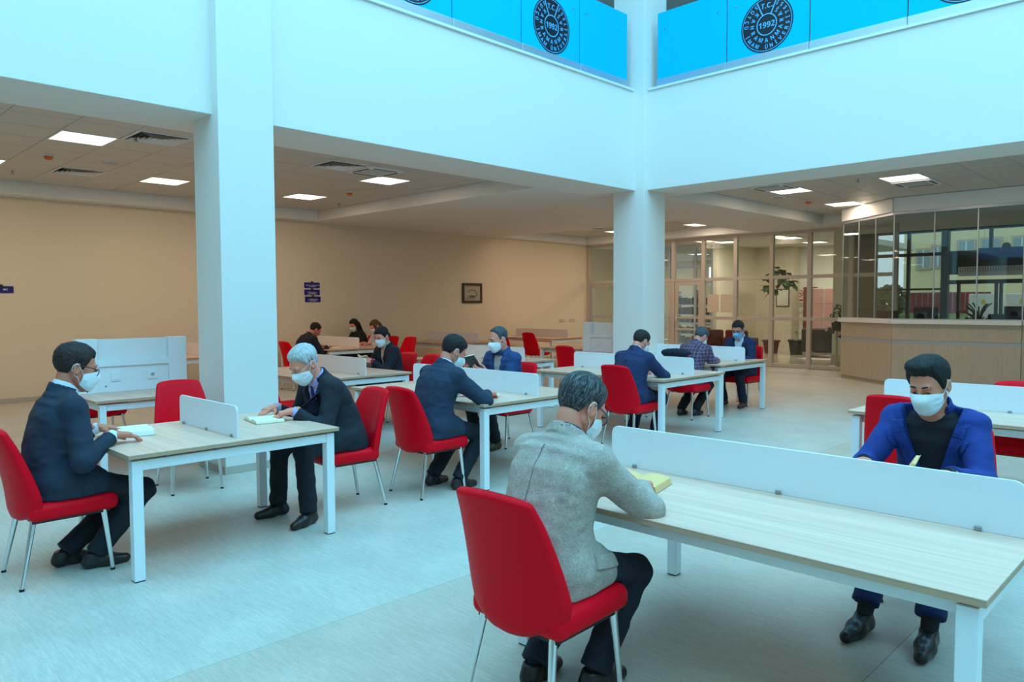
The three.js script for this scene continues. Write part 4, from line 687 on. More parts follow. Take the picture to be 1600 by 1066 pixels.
// ================= THE READERS =================
const UP = [0, 1, 0];
const fgM = new THREE.MeshStandardMaterial({ map: tweedTex, color: RGB(1, 1, 1), roughness: 0.9, bumpMap: bumpFabric, bumpScale: 0.0005 });
const plaidM = new THREE.MeshStandardMaterial({ map: plaidTex, roughness: 0.9 });
person(2.15, -1.95, PX + 0.02, 'person in a light grey wool jacket reading nearest the viewer, back turned', {
  size: 1.0, lean: [0.12, 0.46], head: [0.58, -0.15, 0], neck: 0.28, jacketM: fgM, trousers: [0.008, 0.010, 0.02], shirt: [0.05, 0.07, 0.10], cell: 0.009, fat: 0.02, wide: 1.0, flap: 1, backSeam: cloth(0.22, 0.20, 0.19), pepper: 1, cuffM: fgM, fold: 0.0035,
  hands: [H([0.20, 0.79, 0.50], [-0.5, -0.1, 1], UP, 0.5), H([-0.10, 0.785, 0.52], [0.4, -0.05, 1], UP, 0.5, { pole: [-0.9, -0.6, -0.2] })], feet: [[0.12, 0.08, 0.1], [-0.10, 0.20, -0.1]],
  hair: { thick: 0.015, rough: 0.003, fx: 190, fy: 120 }, hairC: [0.16, 0.165, 0.17], glasses: 'dark', skin: [0.52, 0.31, 0.21] });
openBook(2.83, 0.741, -2.0, PX + 0.25, { label: 'thick open yellowed book in front of the grey jacket reader', th: 0.035, w: 0.14, h: 0.21, yellow: 1 });
person(4.36, -1.14, NX, 'person in a bright blue suit and black shirt reading behind the near divider', {
  size: 1.0, lapel: 1, lean: [0.16, 0.38], head: [0.40, -0.14, 0.03], neck: 0.22, jacket: [0.010, 0.036, 0.22], trousers: [0.010, 0.022, 0.11], shirt: [0.012, 0.012, 0.018], noCollar: 1, v: 0.02, vw: 0.135, cell: 0.0085, wide: 1.04, cuffM: M.sock,
  hands: [H([0.17, 0.785, 0.52], [-0.6, -0.05, 1], UP, 0.5, { pole: [0.6, -1, -0.25] }), H([-0.2, 0.795, 0.52], [0.4, 0.0, 1], UP, 0.6, { pole: [-0.6, -1, -0.25] })], feet: [[0.15, 0.68, 0.1], [-0.13, 0.70, -0.1]], hem: 0.86,
  hair: { thick: 0.019, rough: 0.003, quiff: 1, line: [[0.12, 0.096], [0.08, 0.092], [0.062, 0.074], [0.045, 0.036], [0.025, -0.03], [0.006, -0.035], [0.0, 0.03], [-0.03, 0.026], [-0.045, -0.05], [-0.12, -0.078]] }, hairC: [0.008, 0.008, 0.010], skin: [0.47, 0.29, 0.19] });
openBook(3.66, 0.741, -1.10, NX + 0.2, { label: 'half open book held up behind the near divider', fold: [0, 1.15], w: 0.14, th: 0.02, yellow: 1 });
person(1.21, -5.0, PX, 'person in a dark navy suit and white mask at the far left, in profile', {
  size: 1.03, lapel: 1, lean: [0.02, 0.22], head: [0.28, -0.05, 0], neck: 0.22, jacket: [0.012, 0.024, 0.046], trousers: [0.008, 0.011, 0.018], shirt: [0.70, 0.80, 0.88], tie: [0.01, 0.015, 0.03], cell: 0.009, fat: 0.03, collar: 0.05, v: 0.16,
  hands: [H([0.22, 0.80, 0.30], [-0.1, -0.12, 1], UP, 0.35), H([-0.14, 0.80, 0.28], [0.1, -0.1, 1], UP, 0.45)], feet: [[0.08, 0.06, 0.1], [-0.09, 0.18, -0.15]],
  hair: { thick: 0.017, rough: 0.004, fx: 70, fy: 90, line: [[0.12, 0.082], [0.075, 0.078], [0.05, 0.05], [0.022, -0.015], [0.004, -0.018], [0.0, 0.03], [-0.03, 0.024], [-0.045, -0.06], [-0.12, -0.098]] }, hairC: [0.05, 0.042, 0.038], glasses: 'dark', skin: [0.42, 0.24, 0.16] });
openBook(1.70, 0.741, -5.17, PX - 0.1, { label: 'thick white paged open book before the leftmost reader', white: 1, th: 0.04, w: 0.13, h: 0.2 });
person(3.22, -5.04, NX, 'person with white hair, dark suit and purple tie reading beside the left pillar', {
  size: 1.02, lapel: 1, lean: [0.28, 0.58], head: [0.62, 0.05, 0], neck: 0.25, jacket: [0.008, 0.012, 0.022], trousers: [0.006, 0.009, 0.016], shirt: [0.42, 0.42, 0.78], tie: [0.03, 0.012, 0.16], cell: 0.009, fat: 0.02, v: 0.14, sit: 0.05,
  hands: [H([0.10, 0.81, 0.50], [-0.45, -0.2, 1], UP, 0.7), H([-0.24, 0.80, 0.46], [0.25, -0.15, 1], UP, 0.5)], feet: [[0.27, 0.48, 0.35], [-0.10, 0.52, -0.1]],
  hair: { thick: 0.019, rough: 0.0035, fx: 60, fy: 100, part: 0.02, line: [[0.12, 0.092], [0.075, 0.085], [0.045, 0.05], [0.02, 0.0], [0.006, 0.0], [0.0, 0.03], [-0.03, 0.026], [-0.045, -0.055], [-0.12, -0.085]] }, hairC: [0.95, 0.95, 0.95], hairR: 0.6, browC: [0.2, 0.2, 0.2], glasses: 'metal', skin: [0.55, 0.34, 0.25] });
openBook(2.56, 0.741, -5.06, NX - 0.15, { label: 'open book with pale yellow pages before the white haired reader', w: 0.14, h: 0.2 });
person(3.96, -4.92, PX, 'person in a dark navy suit, back turned, at the middle table', {
  size: 1.04, lean: [0.22, 0.50], head: [0.58, -0.25, 0], neck: 0.25, jacket: [0.013, 0.028, 0.06], trousers: [0.008, 0.012, 0.022], shirt: [0.55, 0.72, 0.85], cell: 0.0095, sit: 0.03, wide: 1.04,
  hands: [H([0.18, 0.79, 0.50], [-0.3, -0.1, 1], UP, 0.5), H([-0.14, 0.79, 0.56], [0.15, -0.1, 1], UP, 0.9, { pole: [-1, -0.6, -0.2] })], feet: [[0.12, 0.15, 0.1], [-0.15, 0.22, -0.1]],
  hair: { thick: 0.015, rough: 0.003 }, hairC: [0.014, 0.013, 0.014], skin: [0.48, 0.28, 0.19] });
openBook(4.66, 0.741, -5.0, PX, { label: 'open book half hidden by the arm of the reader at the middle table', w: 0.14, h: 0.2 });
person(5.92, -5.94, NX, 'person in a blue quilted jacket holding up a dark book, balding, masked', {
  size: 1.0, lod: 1.15, lean: [0.05, 0.22], head: [0.30, -0.22, 0], neck: 0.2, jacket: [0.012, 0.045, 0.15], trousers: [0.01, 0.012, 0.018], shirt: [0.4, 0.36, 0.34], closed: 0, v: -0.05, vw: 0.075, quilt: 1, standCollar: 1, noCuff: 1, fat: 0.03, wide: 1.08,
  hands: [H([0.06, 0.84, 0.36], [-0.5, 0.2, 1], [0.6, -0.3, -0.2], 0.8), H([-0.24, 0.84, 0.34], [0.3, 0.2, 1], [-0.6, -0.3, -0.2], 0.8)], feet: [[0.16, 0.33, 0.1], [-0.1, 0.36, 0]], shoeM: M.shoeBrown,
  hair: { thick: 0.010, rough: 0.002, line: [[0.12, 0.13], [0.075, 0.122], [0.05, 0.10], [0.03, 0.06], [0.02, -0.012], [0.006, -0.012], [0.0, 0.03], [-0.03, 0.028], [-0.045, -0.05], [-0.12, -0.078]] }, hairC: [0.10, 0.11, 0.12], browC: [0.03, 0.03, 0.03], skin: [0.52, 0.33, 0.24] });
openBook(5.46, 0.93, -6.08, NX, { label: 'dark covered open book held up behind the divider', dark: 1, tilt: -0.9, w: 0.13, h: 0.18, fold: [0.35, 0.35] });
person(6.90, -4.97, PX, 'person with thinning hair in a navy suit, back turned, before the middle pillar', {
  size: 1.0, lod: 1.2, lean: [0.10, 0.52], head: [0.60, -0.2, 0], neck: 0.3, jacket: [0.010, 0.024, 0.085], trousers: [0.007, 0.011, 0.03], wide: 1.08, fat: 0.02,
  hands: [H([0.16, 0.79, 0.46], [-0.3, -0.1, 1], UP, 0.5), H([-0.06, 0.79, 0.50], [0.2, -0.1, 1], UP, 0.7, { pole: [-1, -0.6, -0.2] })], feet: [[0.12, 0.24, 0.1], [-0.14, 0.32, -0.1]],
  hair: { thick: 0.009, rough: 0.002, bald: [[0, 0.17, -0.03], [0.05, 0.06, 0.1]] }, hairC: [0.035, 0.033, 0.035], skin: [0.50, 0.32, 0.24] });
person(9.09, -5.54, PX, 'person in a purple plaid jacket with grey hair, back turned, at the last table', {
  size: 0.99, lod: 1.3, lean: [0.30, 0.62], head: [0.72, -0.2, 0], neck: 0.28, jacketM: plaidM, trousers: [0.008, 0.009, 0.014], sit: 0.04, cuffM: plaidM,
  hands: [H([0.14, 0.79, 0.52], [-0.3, -0.1, 1], UP, 0.6), H([-0.14, 0.79, 0.52], [0.3, -0.1, 1], UP, 0.6)], feet: [[0.14, 0.06, 0.1], [-0.02, 0.18, 0]],
  hair: { thick: 0.014, rough: 0.003 }, hairC: [0.13, 0.15, 0.17], skin: [0.5, 0.3, 0.22] });
person(10.80, -5.60, NX, 'person in a navy suit with a light blue mask facing the plaid jacket', {
  size: 1.0, lapel: 1, lod: 1.3, lean: [0.08, 0.30], head: [0.46, 0.1, 0], neck: 0.25, jacket: [0.010, 0.020, 0.075], trousers: [0.008, 0.014, 0.04], shirt: [0.65, 0.75, 0.85], mask: 'blue', v: 0.12, glasses: 'dark',
  hands: [H([0.14, 0.79, 0.42], [-0.35, -0.1, 1], UP, 0.6), H([-0.14, 0.79, 0.42], [0.35, -0.1, 1], UP, 0.6)], feet: [[0.18, 0.33, 0.1], [-0.17, 0.27, -0.1]],
  hair: { thick: 0.011, rough: 0.002, bald: [[0, 0.15, 0.09], [0.06, 0.05, 0.06]] }, hairC: [0.03, 0.025, 0.022], skin: [0.42, 0.26, 0.19], shoeM: M.shoeBrown });
person(6.13, -8.38, NX, 'person with tied dark hair in a black quilted jacket holding up a book', {
  size: 0.95, lod: 1.3, lean: [0.12, 0.30], head: [0.38, 0.25, 0], neck: 0.25, jacket: [0.008, 0.010, 0.020], quilt: 1, trousers: [0.01, 0.01, 0.014], shirt: [0.55, 0.45, 0.30], v: 0.08, vw: 0.06, cuffM: cloth(0.45, 0.01, 0.03), wide: 1.02,
  hands: [H([0.02, 0.83, 0.36], [-0.3, 0.1, 1], [0.6, 0.2, -0.2], 0.8), H([-0.2, 0.83, 0.36], [0.3, 0.1, 1], [-0.6, 0.2, -0.2], 0.8)], feet: [[0.1, 0.3, 0], [-0.1, 0.3, 0]],
  hair: { thick: 0.016, rough: 0.002, part: 0.0, line: [[0.12, 0.08], [0.075, 0.07], [0.045, 0.03], [0.02, -0.02], [0.006, -0.02], [0.0, 0.0], [-0.03, -0.01], [-0.045, -0.06], [-0.12, -0.08]], locks: [[[0, -0.02, -0.12], [0, -0.03, -0.135], 0.04, 0.035]] }, hairC: [0.012, 0.010, 0.010], skin: [0.55, 0.36, 0.28] });
openBook(5.72, 0.80, -8.47, NX, { label: 'book held by the woman in the black quilted jacket', tilt: -0.9, w: 0.12, h: 0.18, fold: [0.4, 0.4] });
person(7.12, -12.68, PX, 'person in a dark suit leaning over the far table by the beige wall', {
  size: 1.0, lod: 1.6, lean: [0.32, 0.66], head: [0.60, -0.1, 0], neck: 0.25, jacket: [0.008, 0.010, 0.024], trousers: [0.008, 0.009, 0.014], shirt: [0.7, 0.7, 0.72], sit: 0.05, mask: false, wide: 1.06,
  hands: [H([0.14, 0.79, 0.55], [-0.3, -0.1, 1], UP, 0.6), H([-0.14, 0.79, 0.55], [0.3, -0.1, 1], UP, 0.6)], feet: [[0.12, 0.2, 0], [-0.12, 0.25, 0]],
  hair: { thick: 0.012, rough: 0.002 }, hairC: [0.014, 0.011, 0.010], skin: [0.40, 0.22, 0.15] });
openBook(7.78, 0.741, -12.55, PX, { label: 'open book of the far man in the dark suit', w: 0.13, h: 0.19 });
person(9.28, -13.80, NX, 'person with long dark hair and dark green top by the beige wall', {
  size: 0.95, lod: 1.6, lean: [0.12, 0.34], head: [0.45, 0.15, 0], neck: 0.28, jacket: [0.006, 0.016, 0.013], trousers: [0.01, 0.01, 0.012], shirt: [0.008, 0.02, 0.016], closed: 1, noCuff: 1, noCollar: 1,
  hands: [H([0.12, 0.79, 0.42], [-0.3, -0.1, 1], UP, 0.6), H([-0.12, 0.79, 0.42], [0.3, -0.1, 1], UP, 0.6)], feet: [[0.1, 0.25, 0], [-0.1, 0.25, 0]],
  hair: { thick: 0.017, rough: 0.002, lo: [-0.17, -0.36, -0.2], hi: [0.17, 0.16, 0.14], locks: [[[0.075, 0.0, -0.01], [0.085, -0.26, 0.03], 0.03, 0.022], [[-0.075, 0.0, -0.01], [-0.085, -0.24, 0.03], 0.03, 0.022], [[0.04, 0.0, -0.09], [0.05, -0.26, -0.10], 0.045, 0.035], [[-0.04, 0.0, -0.09], [-0.05, -0.26, -0.10], 0.045, 0.035]] }, hairC: [0.018, 0.010, 0.008], skin: [0.55, 0.36, 0.28] });
person(9.28, -12.98, NX, 'person with long fair hair and white blouse by the beige wall', {
  size: 0.95, lod: 1.6, lean: [0.14, 0.40], head: [0.60, -0.1, 0], neck: 0.3, jacket: [0.66, 0.60, 0.55], trousers: [0.03, 0.03, 0.04], shirt: [0.66, 0.60, 0.55], closed: 1, noCuff: 1, noCollar: 1,
  hands: [H([0.12, 0.79, 0.42], [-0.3, -0.1, 1], UP, 0.6), H([-0.12, 0.79, 0.42], [0.3, -0.1, 1], UP, 0.6)], feet: [[0.1, 0.25, 0], [-0.1, 0.25, 0]],
  hair: { thick: 0.018, rough: 0.002, lo: [-0.17, -0.36, -0.2], hi: [0.17, 0.16, 0.16], locks: [[[0.07, 0.04, 0.03], [0.085, -0.24, 0.07], 0.035, 0.022], [[-0.07, 0.04, 0.03], [-0.085, -0.22, 0.07], 0.035, 0.022], [[0.04, 0.0, -0.09], [0.05, -0.24, -0.10], 0.045, 0.035], [[-0.04, 0.0, -0.09], [-0.05, -0.24, -0.10], 0.045, 0.035]] }, hairC: [0.22, 0.115, 0.045], skin: [0.55, 0.36, 0.28] });
// coat over the back of a chair
{
  const f = (x, y, z) => { const top = ell([0, 0.915, -0.30], [0.23, 0.055, 0.085])(x, y, z), back = ell([0, 0.72, -0.345], [0.225, 0.22, 0.035])(x, y, z), fr = ell([0.02, 0.80, -0.235], [0.19, 0.11, 0.03])(x, y, z); return smin(smin(top, back, 0.05), fr, 0.04) + 0.008 * (noise3(x * 16, y * 8, z * 20) + 0.5 * noise3(x * 34, y * 20, z * 34)); };
  const m = part(numbered('coat'), meshField(f, [-0.32, 0.42, -0.46], [0.32, 1.0, -0.12], 0.01), cloth(0.006, 0.009, 0.022)); m.position.set(9.08, 0, -5.54); m.rotation.y = PX; tag(m, 'dark navy coat hung over a red chair back', 'coat');
}
// ================= GLASS PARTITION TO THE LOBBY =================
const paneGeo = new Map();
function frameWall(name, x, posts, rails, pw, mat, glass, y0, y1, skip = () => false) {
  const w = structure(name);
  for (const z of posts) part('post', rbox(x - pw / 2, x + pw / 2, y0, y1, z - pw / 2, z + pw / 2, 0.005, 1), mat, w);
  for (let i = 0; i + 1 < posts.length; i++) {
    const a = posts[i] + pw / 2, b = posts[i + 1] - pw / 2, rr = rails.filter(r => !skip(i, r));
    for (const r of rr) part('rail', rbox(x - pw * 0.4, x + pw * 0.4, r - pw * 0.42, r + pw * 0.42, a, b, 0.005, 1), mat, w);
    for (let k = 0; k + 1 < rr.length; k++) part('pane', box(x - 0.004, x + 0.004, rr[k] + pw * 0.42, rr[k + 1] - pw * 0.42, a, b), glass, w);
  }
  return w;
}
const GP = [-14.24, -13.14, -12.2, -11.28, -10.36, -9.43, -8.46, -7.51, -6.55, -5.6];
frameWall('window_1', XG, GP, [0.05, 1.2, 2.22, 3.30], 0.1, M.aluWarm, M.glass, 0, SOF, (i, r) => (i === 2 || i === 3 || i === 0) && r < 2);
// double door and the single door at the left end
function doorLeaf(name, z0, z1, mat, handleZ) {
  const d = structure(name), a = z0 + 0.055, b = z1 - 0.055, w = 0.085;
  for (const [p, q] of [[a, a + w], [b - w, b]]) part('stile', rbox(XG - 0.03, XG + 0.03, 0.01, 2.17, p, q, 0.004, 1), mat, d);
  const rs = [0.06, 0.88, 1.2, 2.12]; for (const r of rs) part('rail', rbox(XG - 0.028, XG + 0.028, r - (r < 0.1 || r > 2 ? 0.05 : 0.03), r + (r < 0.1 || r > 2 ? 0.05 : 0.03), a + w, b - w, 0.004, 1), mat, d);
  for (let k = 0; k < 3; k++) part('pane', box(XG - 0.004, XG + 0.004, rs[k] + 0.03, rs[k + 1] - 0.03, a + w, b - w), M.glass, d);
  const h = part('door_handle', tube([[XG - 0.03, 0.86, handleZ], [XG - 0.08, 0.88, handleZ], [XG - 0.08, 1.2, handleZ], [XG - 0.03, 1.22, handleZ]], 0.012, 24, 8), M.chrome, d); return h;
}
doorLeaf('door_1', -12.2, -11.28, M.aluWarm, -11.42); doorLeaf('door_2', -11.28, -10.36, M.aluWarm, -11.14); doorLeaf('door_3', -14.24, -13.14, M.alu, -13.3);
{
  for (const [z0, z1, l] of [[-10.24, -9.90, 'left of the two'], [-9.85, -9.51, 'right of the two']]) tag(part(numbered('paper_notice'), rbox(XG - 0.012, XG - 0.008, 1.35, 1.82, z0, z1, 0.001, 1), std('notice' + l, { color: RGB(0.72, 0.58, 0.46), roughness: 0.8 })), 'plain beige paper notice on the glass partition, ' + l, 'notice', 'paper notices on the glass');
}
// ================= LOBBY BEHIND THE GLASS =================
const XB = 23.6, X0F = 21.0;
{
  const marble = new THREE.MeshStandardMaterial({ map: tex(256, 256, (u, v) => { const s = 0.05 * tn(u, v, 6, 6, 71) + 0.03 * tn(u, v, 24, 24, 72); return [0.70 + s, 0.66 + s, 0.58 + s]; }, 0.6), roughness: 0.16 });
  const f = structure('floor_lobby'); let g0 = null;
  for (let i = 0; i < 6; i++) for (let j = 0; j < 9; j++) { if (j > 4 && i > 2) continue; if (!g0) g0 = rbox(0.003, 0.995, -0.03, 0, 0.003, 0.995, 0.002, 1); part('floor_tile', g0, marble, f).position.set(XG + 0.06 + i, 0, -14.3 + j); }
  part('screed', box(XG + 0.05, 21.2, -0.2, -0.031, -7.5, 9.4), M.base, f); part('screed', box(XG + 0.05, 21.2, -0.2, -0.031, -22, -7.5), M.base, f); part('screed', box(21.2, 28.7, -0.2, -0.031, -22, -8.4), M.base, f);
  const w = structure('wall_lobby');
  part('plaster', box(XB, XB + 0.2, 0, 3.6, -11.9, -10.77), M.cream, w); part('plaster', box(XB + 0.6, XB + 0.8, 0, 3.6, -10.8, -8.4), M.paleWall, w); part('plaster', box(XB, XB + 0.8, 0, 3.6, -10.77, -10.57), M.cream, w);
  part('plaster', box(22.95, XB + 0.8, 0, 3.6, -8.55, -8.4), M.cream, w);
  const c = structure('ceiling_lobby'); part('plasterboard', box(XG + 0.1, 21.2, 3.42, 3.6, -7.5, 9.4), M.soffit, c); part('plasterboard', box(XG + 0.1, 21.2, 3.42, 3.6, -22, -7.5), M.soffit, c); part('plasterboard', box(21.2, 28.7, 3.42, 3.6, -22, -8.4), M.soffit, c);
  const col = structure('column'); part('shaft', rbox(19.45, 19.75, 0, 3.42, -7.63, -7.36, 0.005, 1), M.cream, col); part('skirting', rbox(19.43, 19.77, 0, 0.25, -7.65, -7.34, 0.004, 1), M.base, col);
  // library behind: grey glazed screen, back walls
  frameWall('window_2', 21.0, [-15.6, -14.6, -13.5, -12.55, -11.95], [0.05, 0.95, 2.25, 2.75, 3.38], 0.07, M.alu, M.glass, 0, 3.42);
  const lw = structure('wall_library'); part('plaster', box(28.5, 28.7, 0, 3.6, -22, -11.9), M.cream, lw); part('plaster', box(21, 28.5, 0, 3.6, -22.2, -22), M.cream, lw); part('plaster', box(21, 28.5, 0, 3.6, -12.0, -11.8), M.cream, lw); part('plaster', box(17.85, 21, 0, 3.6, -15.8, -15.6), M.cream, lw);
  const wn = structure('window_3'); const lit = std('litWindow', { color: RGB(0.9, 0.9, 0.9), emissive: RGB(0.9, 0.95, 1), emissiveIntensity: 1.4 });
  const wz = -15.75, wx = 28.48; for (const [a, b, p, q] of [[-0.35, 0.35, 2.62, 3.2], [-0.35, 0.35, 2.42, 2.57], [-0.6, -0.42, 2.62, 3.2]]) part('pane', box(wx - 0.02, wx, p, q, wz + a, wz + b), lit, wn); part('frame', rbox(wx - 0.03, wx + 0.01, 2.3, 3.28, wz - 0.66, wz + 0.42, 0.004, 1), M.laminateWhite, wn).position.x = 0.02;
  // lobby lamps
  for (const [x, z, l] of [[20.3, -11.1, 'left of the fig tree'], [20.3, -9.2, 'over the fig tree'], [22.3, -9.3, 'over the pink lockers'], [24.5, -14.5, 'over the library shelves'], [26.5, -17.5, 'deep in the library']]) { const t = thing('ceiling_light', 'long light panel behind the glass ' + l, 'ceiling light', [x, 3.42, z], 0, 'light panels behind the glass'); part('frame', lampFrameG, M.lampFrame, t).position.y = -0.03; part('diffuser', lampPaneG, M.lampGlow, t).position.y = -0.032; const q = new THREE.RectAreaLight(RGB(1, 0.86, 0.68), LAMP * 2.2, 0.56, 0.56); q.position.y = -0.04; q.rotation.x = -Math.PI / 2; t.add(q); }
  // bookcases
  for (const [x, z, n, l] of [[24.6, -14.9, 4, 'seen through the right door leaf'], [23.6, -13.55, 4, 'seen behind the paper notices'], [24.6, -17.0, 4, 'seen behind the middle pillar']]) {
    const t = thing('bookcase', 'grey metal bookcase with book rows ' + l, 'bookcase', [x, 0, z], 0, 'library bookcases');
    for (const s of [-0.5, 0.5]) part('side_panel', rbox(-0.15, 0.15, 0, 2.05, s - 0.012, s + 0.012, 0.003, 1), M.alu, t);
    const cols = [[0.10, 0.05, 0.04], [0.04, 0.06, 0.09], [0.16, 0.14, 0.11], [0.07, 0.08, 0.06], [0.2, 0.17, 0.13]].map(c => new THREE.MeshStandardMaterial({ color: RGB(...c), roughness: 0.7 }));
    for (let k = 0; k < 6; k++) { const y = 0.08 + k * 0.36; part('shelf', rbox(-0.15, 0.15, y, y + 0.02, -0.49, 0.49, 0.003, 1), M.alu, t); if (k < 5) { let zz = -0.47; while (zz < 0.42) { const wd = 0.025 + rnd() * 0.03, hh = 0.2 + rnd() * 0.08; if (rnd() > 0.08) part('book', rbox(-0.12, 0.05, y + 0.021, y + 0.021 + hh, zz, zz + wd, 0.003, 1), cols[Math.floor(rnd() * 5)], t); zz += wd + 0.002; } } }
  }
  // lockers
  const pink = std('locker', { color: RGB(0.56, 0.30, 0.27), roughness: 0.5 });
  for (let i = 0; i < 3; i++) {
    const t = thing('locker_unit', ['leftmost', 'middle', 'rightmost'][i] + ' pink steel locker column behind the glass', 'locker', [XB + 0.38, 0, -9.78 + i * 0.36], 0, 'pink lockers');
    part('carcass', rbox(-0.18, 0.18, 0.08, 2.06, -0.178, 0.178, 0.004, 1), M.laminateWhite, t); part('plinth', box(-0.17, 0.17, 0, 0.08, -0.17, 0.17), M.black, t);
    for (let k = 0; k < 4; k++) { const d = part('locker_door', rbox(-0.205, -0.182, 0.1 + k * 0.49, 0.1 + k * 0.49 + 0.465, -0.165, 0.165, 0.004, 1), pink, t); part('handle', rbox(-0.22, -0.205, 0.26 + k * 0.49, 0.33 + k * 0.49, 0.09, 0.11, 0.003, 1), M.alu, d); part('keyhole', rbox(-0.208, -0.204, 0.36 + k * 0.49, 0.38 + k * 0.49, 0.08, 0.12, 0.002, 1), M.alu, d); }
  }
  const dr = structure('door_4'); part('leaf', rbox(XB + 0.54, XB + 0.6, 0, 2.1, -10.42, -9.98, 0.004, 1), std('doorRed', { color: RGB(0.22, 0.055, 0.03), roughness: 0.5 }), dr);
  // certificate frame, no smoking sign
  const pf = thing('picture_frame', 'framed certificate with dark frame beside the fig tree', 'picture', [XB - 0.01, 1.76, -10.86]); part('frame', rbox(-0.015, 0.01, -0.29, 0.29, -0.22, 0.22, 0.004, 1), M.black, pf); part('sheet', box(-0.018, -0.012, -0.26, 0.26, -0.19, 0.19), M.paperWhite, pf);
  {
    const c2 = document.createElement('canvas'); c2.width = 128; c2.height = 384; const g = c2.getContext('2d'); g.fillStyle = '#e4e4dc'; g.fillRect(0, 0, 128, 384); g.strokeStyle = '#c01828'; g.lineWidth = 12; g.beginPath(); g.arc(64, 100, 44, 0, 7); g.stroke(); g.beginPath(); g.moveTo(34, 70); g.lineTo(94, 130); g.stroke(); g.fillStyle = '#222'; g.fillRect(36, 96, 56, 9); g.fillStyle = '#c01828'; g.fillRect(14, 190, 100, 26); g.fillStyle = '#333'; for (let i = 0; i < 4; i++) g.fillRect(16, 240 + i * 18, 96, 7);
    const t = new THREE.CanvasTexture(c2); t.colorSpace = THREE.SRGBColorSpace; const s = thing('sign_board', 'white no smoking sign with red ring beside the pink lockers', 'sign', [XB + 0.585, 1.7, -10.66 + 0.12]); part('plate', box(-0.012, 0, -0.42, 0.42, -0.13, 0.13), M.paperWhite, s); const pr = part('print', new THREE.PlaneGeometry(0.26, 0.84), std('noSmoke', { map: t, roughness: 0.6 }), s); pr.rotation.y = -Math.PI / 2; pr.position.x = -0.0135;
  }
  // armchairs and sofa
  const maroon = std('maroon', { color: RGB(0.10, 0.012, 0.012), roughness: 0.6 }), soft = std('blackSofa', { color: RGB(0.018, 0.013, 0.012), roughness: 0.45 });
  const arm = (x, z, w, turn, mat, name, label) => { const t = thing(name, label, name === 'sofa' ? 'sofa' : 'armchair', [x, 0, z], turn); part('seat', rbox(-w / 2 + 0.1, w / 2 - 0.1, 0.16, 0.44, -0.3, 0.36, 0.05, 3), mat, t); part('backrest', rbox(-w / 2, w / 2, 0.14, 0.84, -0.4, -0.24, 0.06, 3), mat, t); for (const s of [-1, 1]) part('armrest', rbox(s > 0 ? w / 2 - 0.13 : -w / 2, s > 0 ? w / 2 : -w / 2 + 0.13, 0.12, 0.62, -0.34, 0.36, 0.05, 3), mat, t); for (const sx of [-1, 1]) for (const sz of [-1, 1]) part('leg', rod([sx * (w / 2 - 0.08), 0, sz * 0.3], [sx * (w / 2 - 0.09), 0.15, sz * 0.29], 0.018, 0.022, 10), M.alu, t); return t; };
  arm(19.6, -10.95, 0.66, PX, maroon, 'armchair', 'maroon armchair behind the glass, left of the blue masked man'); arm(19.6, -10.2, 0.66, PX, maroon, 'armchair', 'maroon armchair behind the glass, behind the blue masked man');
  arm(22.3, -9.06, 0.9, PX, soft, 'sofa', 'black sofa in front of the pink lockers');
  // plants
  const leafM = new THREE.MeshPhysicalMaterial({ color: RGB(0.035, 0.085, 0.03), roughness: 0.5, transmission: 0, side: THREE.DoubleSide });
  const leafG = (() => { const s = [], id = [], N = 8; for (let i = 0; i <= N; i++) { const v = i / N, w = 0.5 * Math.pow(Math.sin(Math.PI * Math.pow(v, 0.75)), 0.8); for (const k of [-1, 0, 1]) s.push(k * w * 0.72, 0.12 * Math.abs(k) * w - 0.25 * v * v, v); } for (let i = 0; i < N; i++) for (let k = 0; k < 2; k++) { const a = i * 3 + k; id.push(a, a + 3, a + 1, a + 1, a + 3, a + 4); } const g = new THREE.BufferGeometry(); g.setAttribute('position', new THREE.Float32BufferAttribute(s, 3)); g.setIndex(id); g.computeVertexNormals(); return bp(g); })();
  const pot = (t, r, h, mat) => { part('pot', new THREE.LatheGeometry([[0.001, 0], [r * 0.72, 0], [r * 0.95, h * 0.88], [r * 1.08, h * 0.88], [r * 1.08, h], [r * 0.92, h], [r * 0.9, h * 0.9], [0.001, h * 0.9]].map(a => new THREE.Vector2(...a)), 28), mat, t); part('soil', new THREE.CylinderGeometry(r * 0.9, r * 0.9, 0.01, 24).translate(0, h * 0.91, 0), M.cover, t); };
  const bark = std('bark', { color: RGB(0.12, 0.09, 0.06), roughness: 0.9 }), maroonPot = std('potMaroon', { color: RGB(0.14, 0.025, 0.02), roughness: 0.5 }), darkPot = std('potDark', { color: RGB(0.015, 0.022, 0.022), roughness: 0.4 });
  const leaves = (t, pts, size, seed, n) => { const r = rng(seed); for (const p of pts) for (let k = 0; k < n; k++) { const m = part('leaf', leafG, leafM, t); const s = size * (0.8 + r() * 0.5); m.scale.set(s, s, s); m.position.set(p[0] + (r() - 0.5) * 0.12, p[1] + (r() - 0.5) * 0.12, p[2] + (r() - 0.5) * 0.12); m.rotation.set(r() * 1.2 - 0.5, r() * 6.28, 0, 'YXZ'); } };
  let t = thing('potted_fig', 'tall fig tree in a maroon pot behind the glass partition', 'potted plant', [22.5, 0, -10.72]); pot(t, 0.26, 0.42, maroonPot);
  part('trunk', tube([[0, 0.38, 0], [0.03, 0.9, -0.06], [-0.02, 1.5, -0.03], [0.0, 2.1, 0.0], [0, 2.5, 0.15], [0, 2.58, 0.35]], 0.018, 40, 8), bark, t); leaves(t, [[0, 2.1, -0.05], [0, 2.3, -0.15], [0, 2.0, 0.05], [0, 2.5, 0.1], [0, 2.6, 0.2], [0, 2.5, 0.42], [0, 2.3, 0.4], [0, 2.25, 0.55]], 0.33, 5, 6);
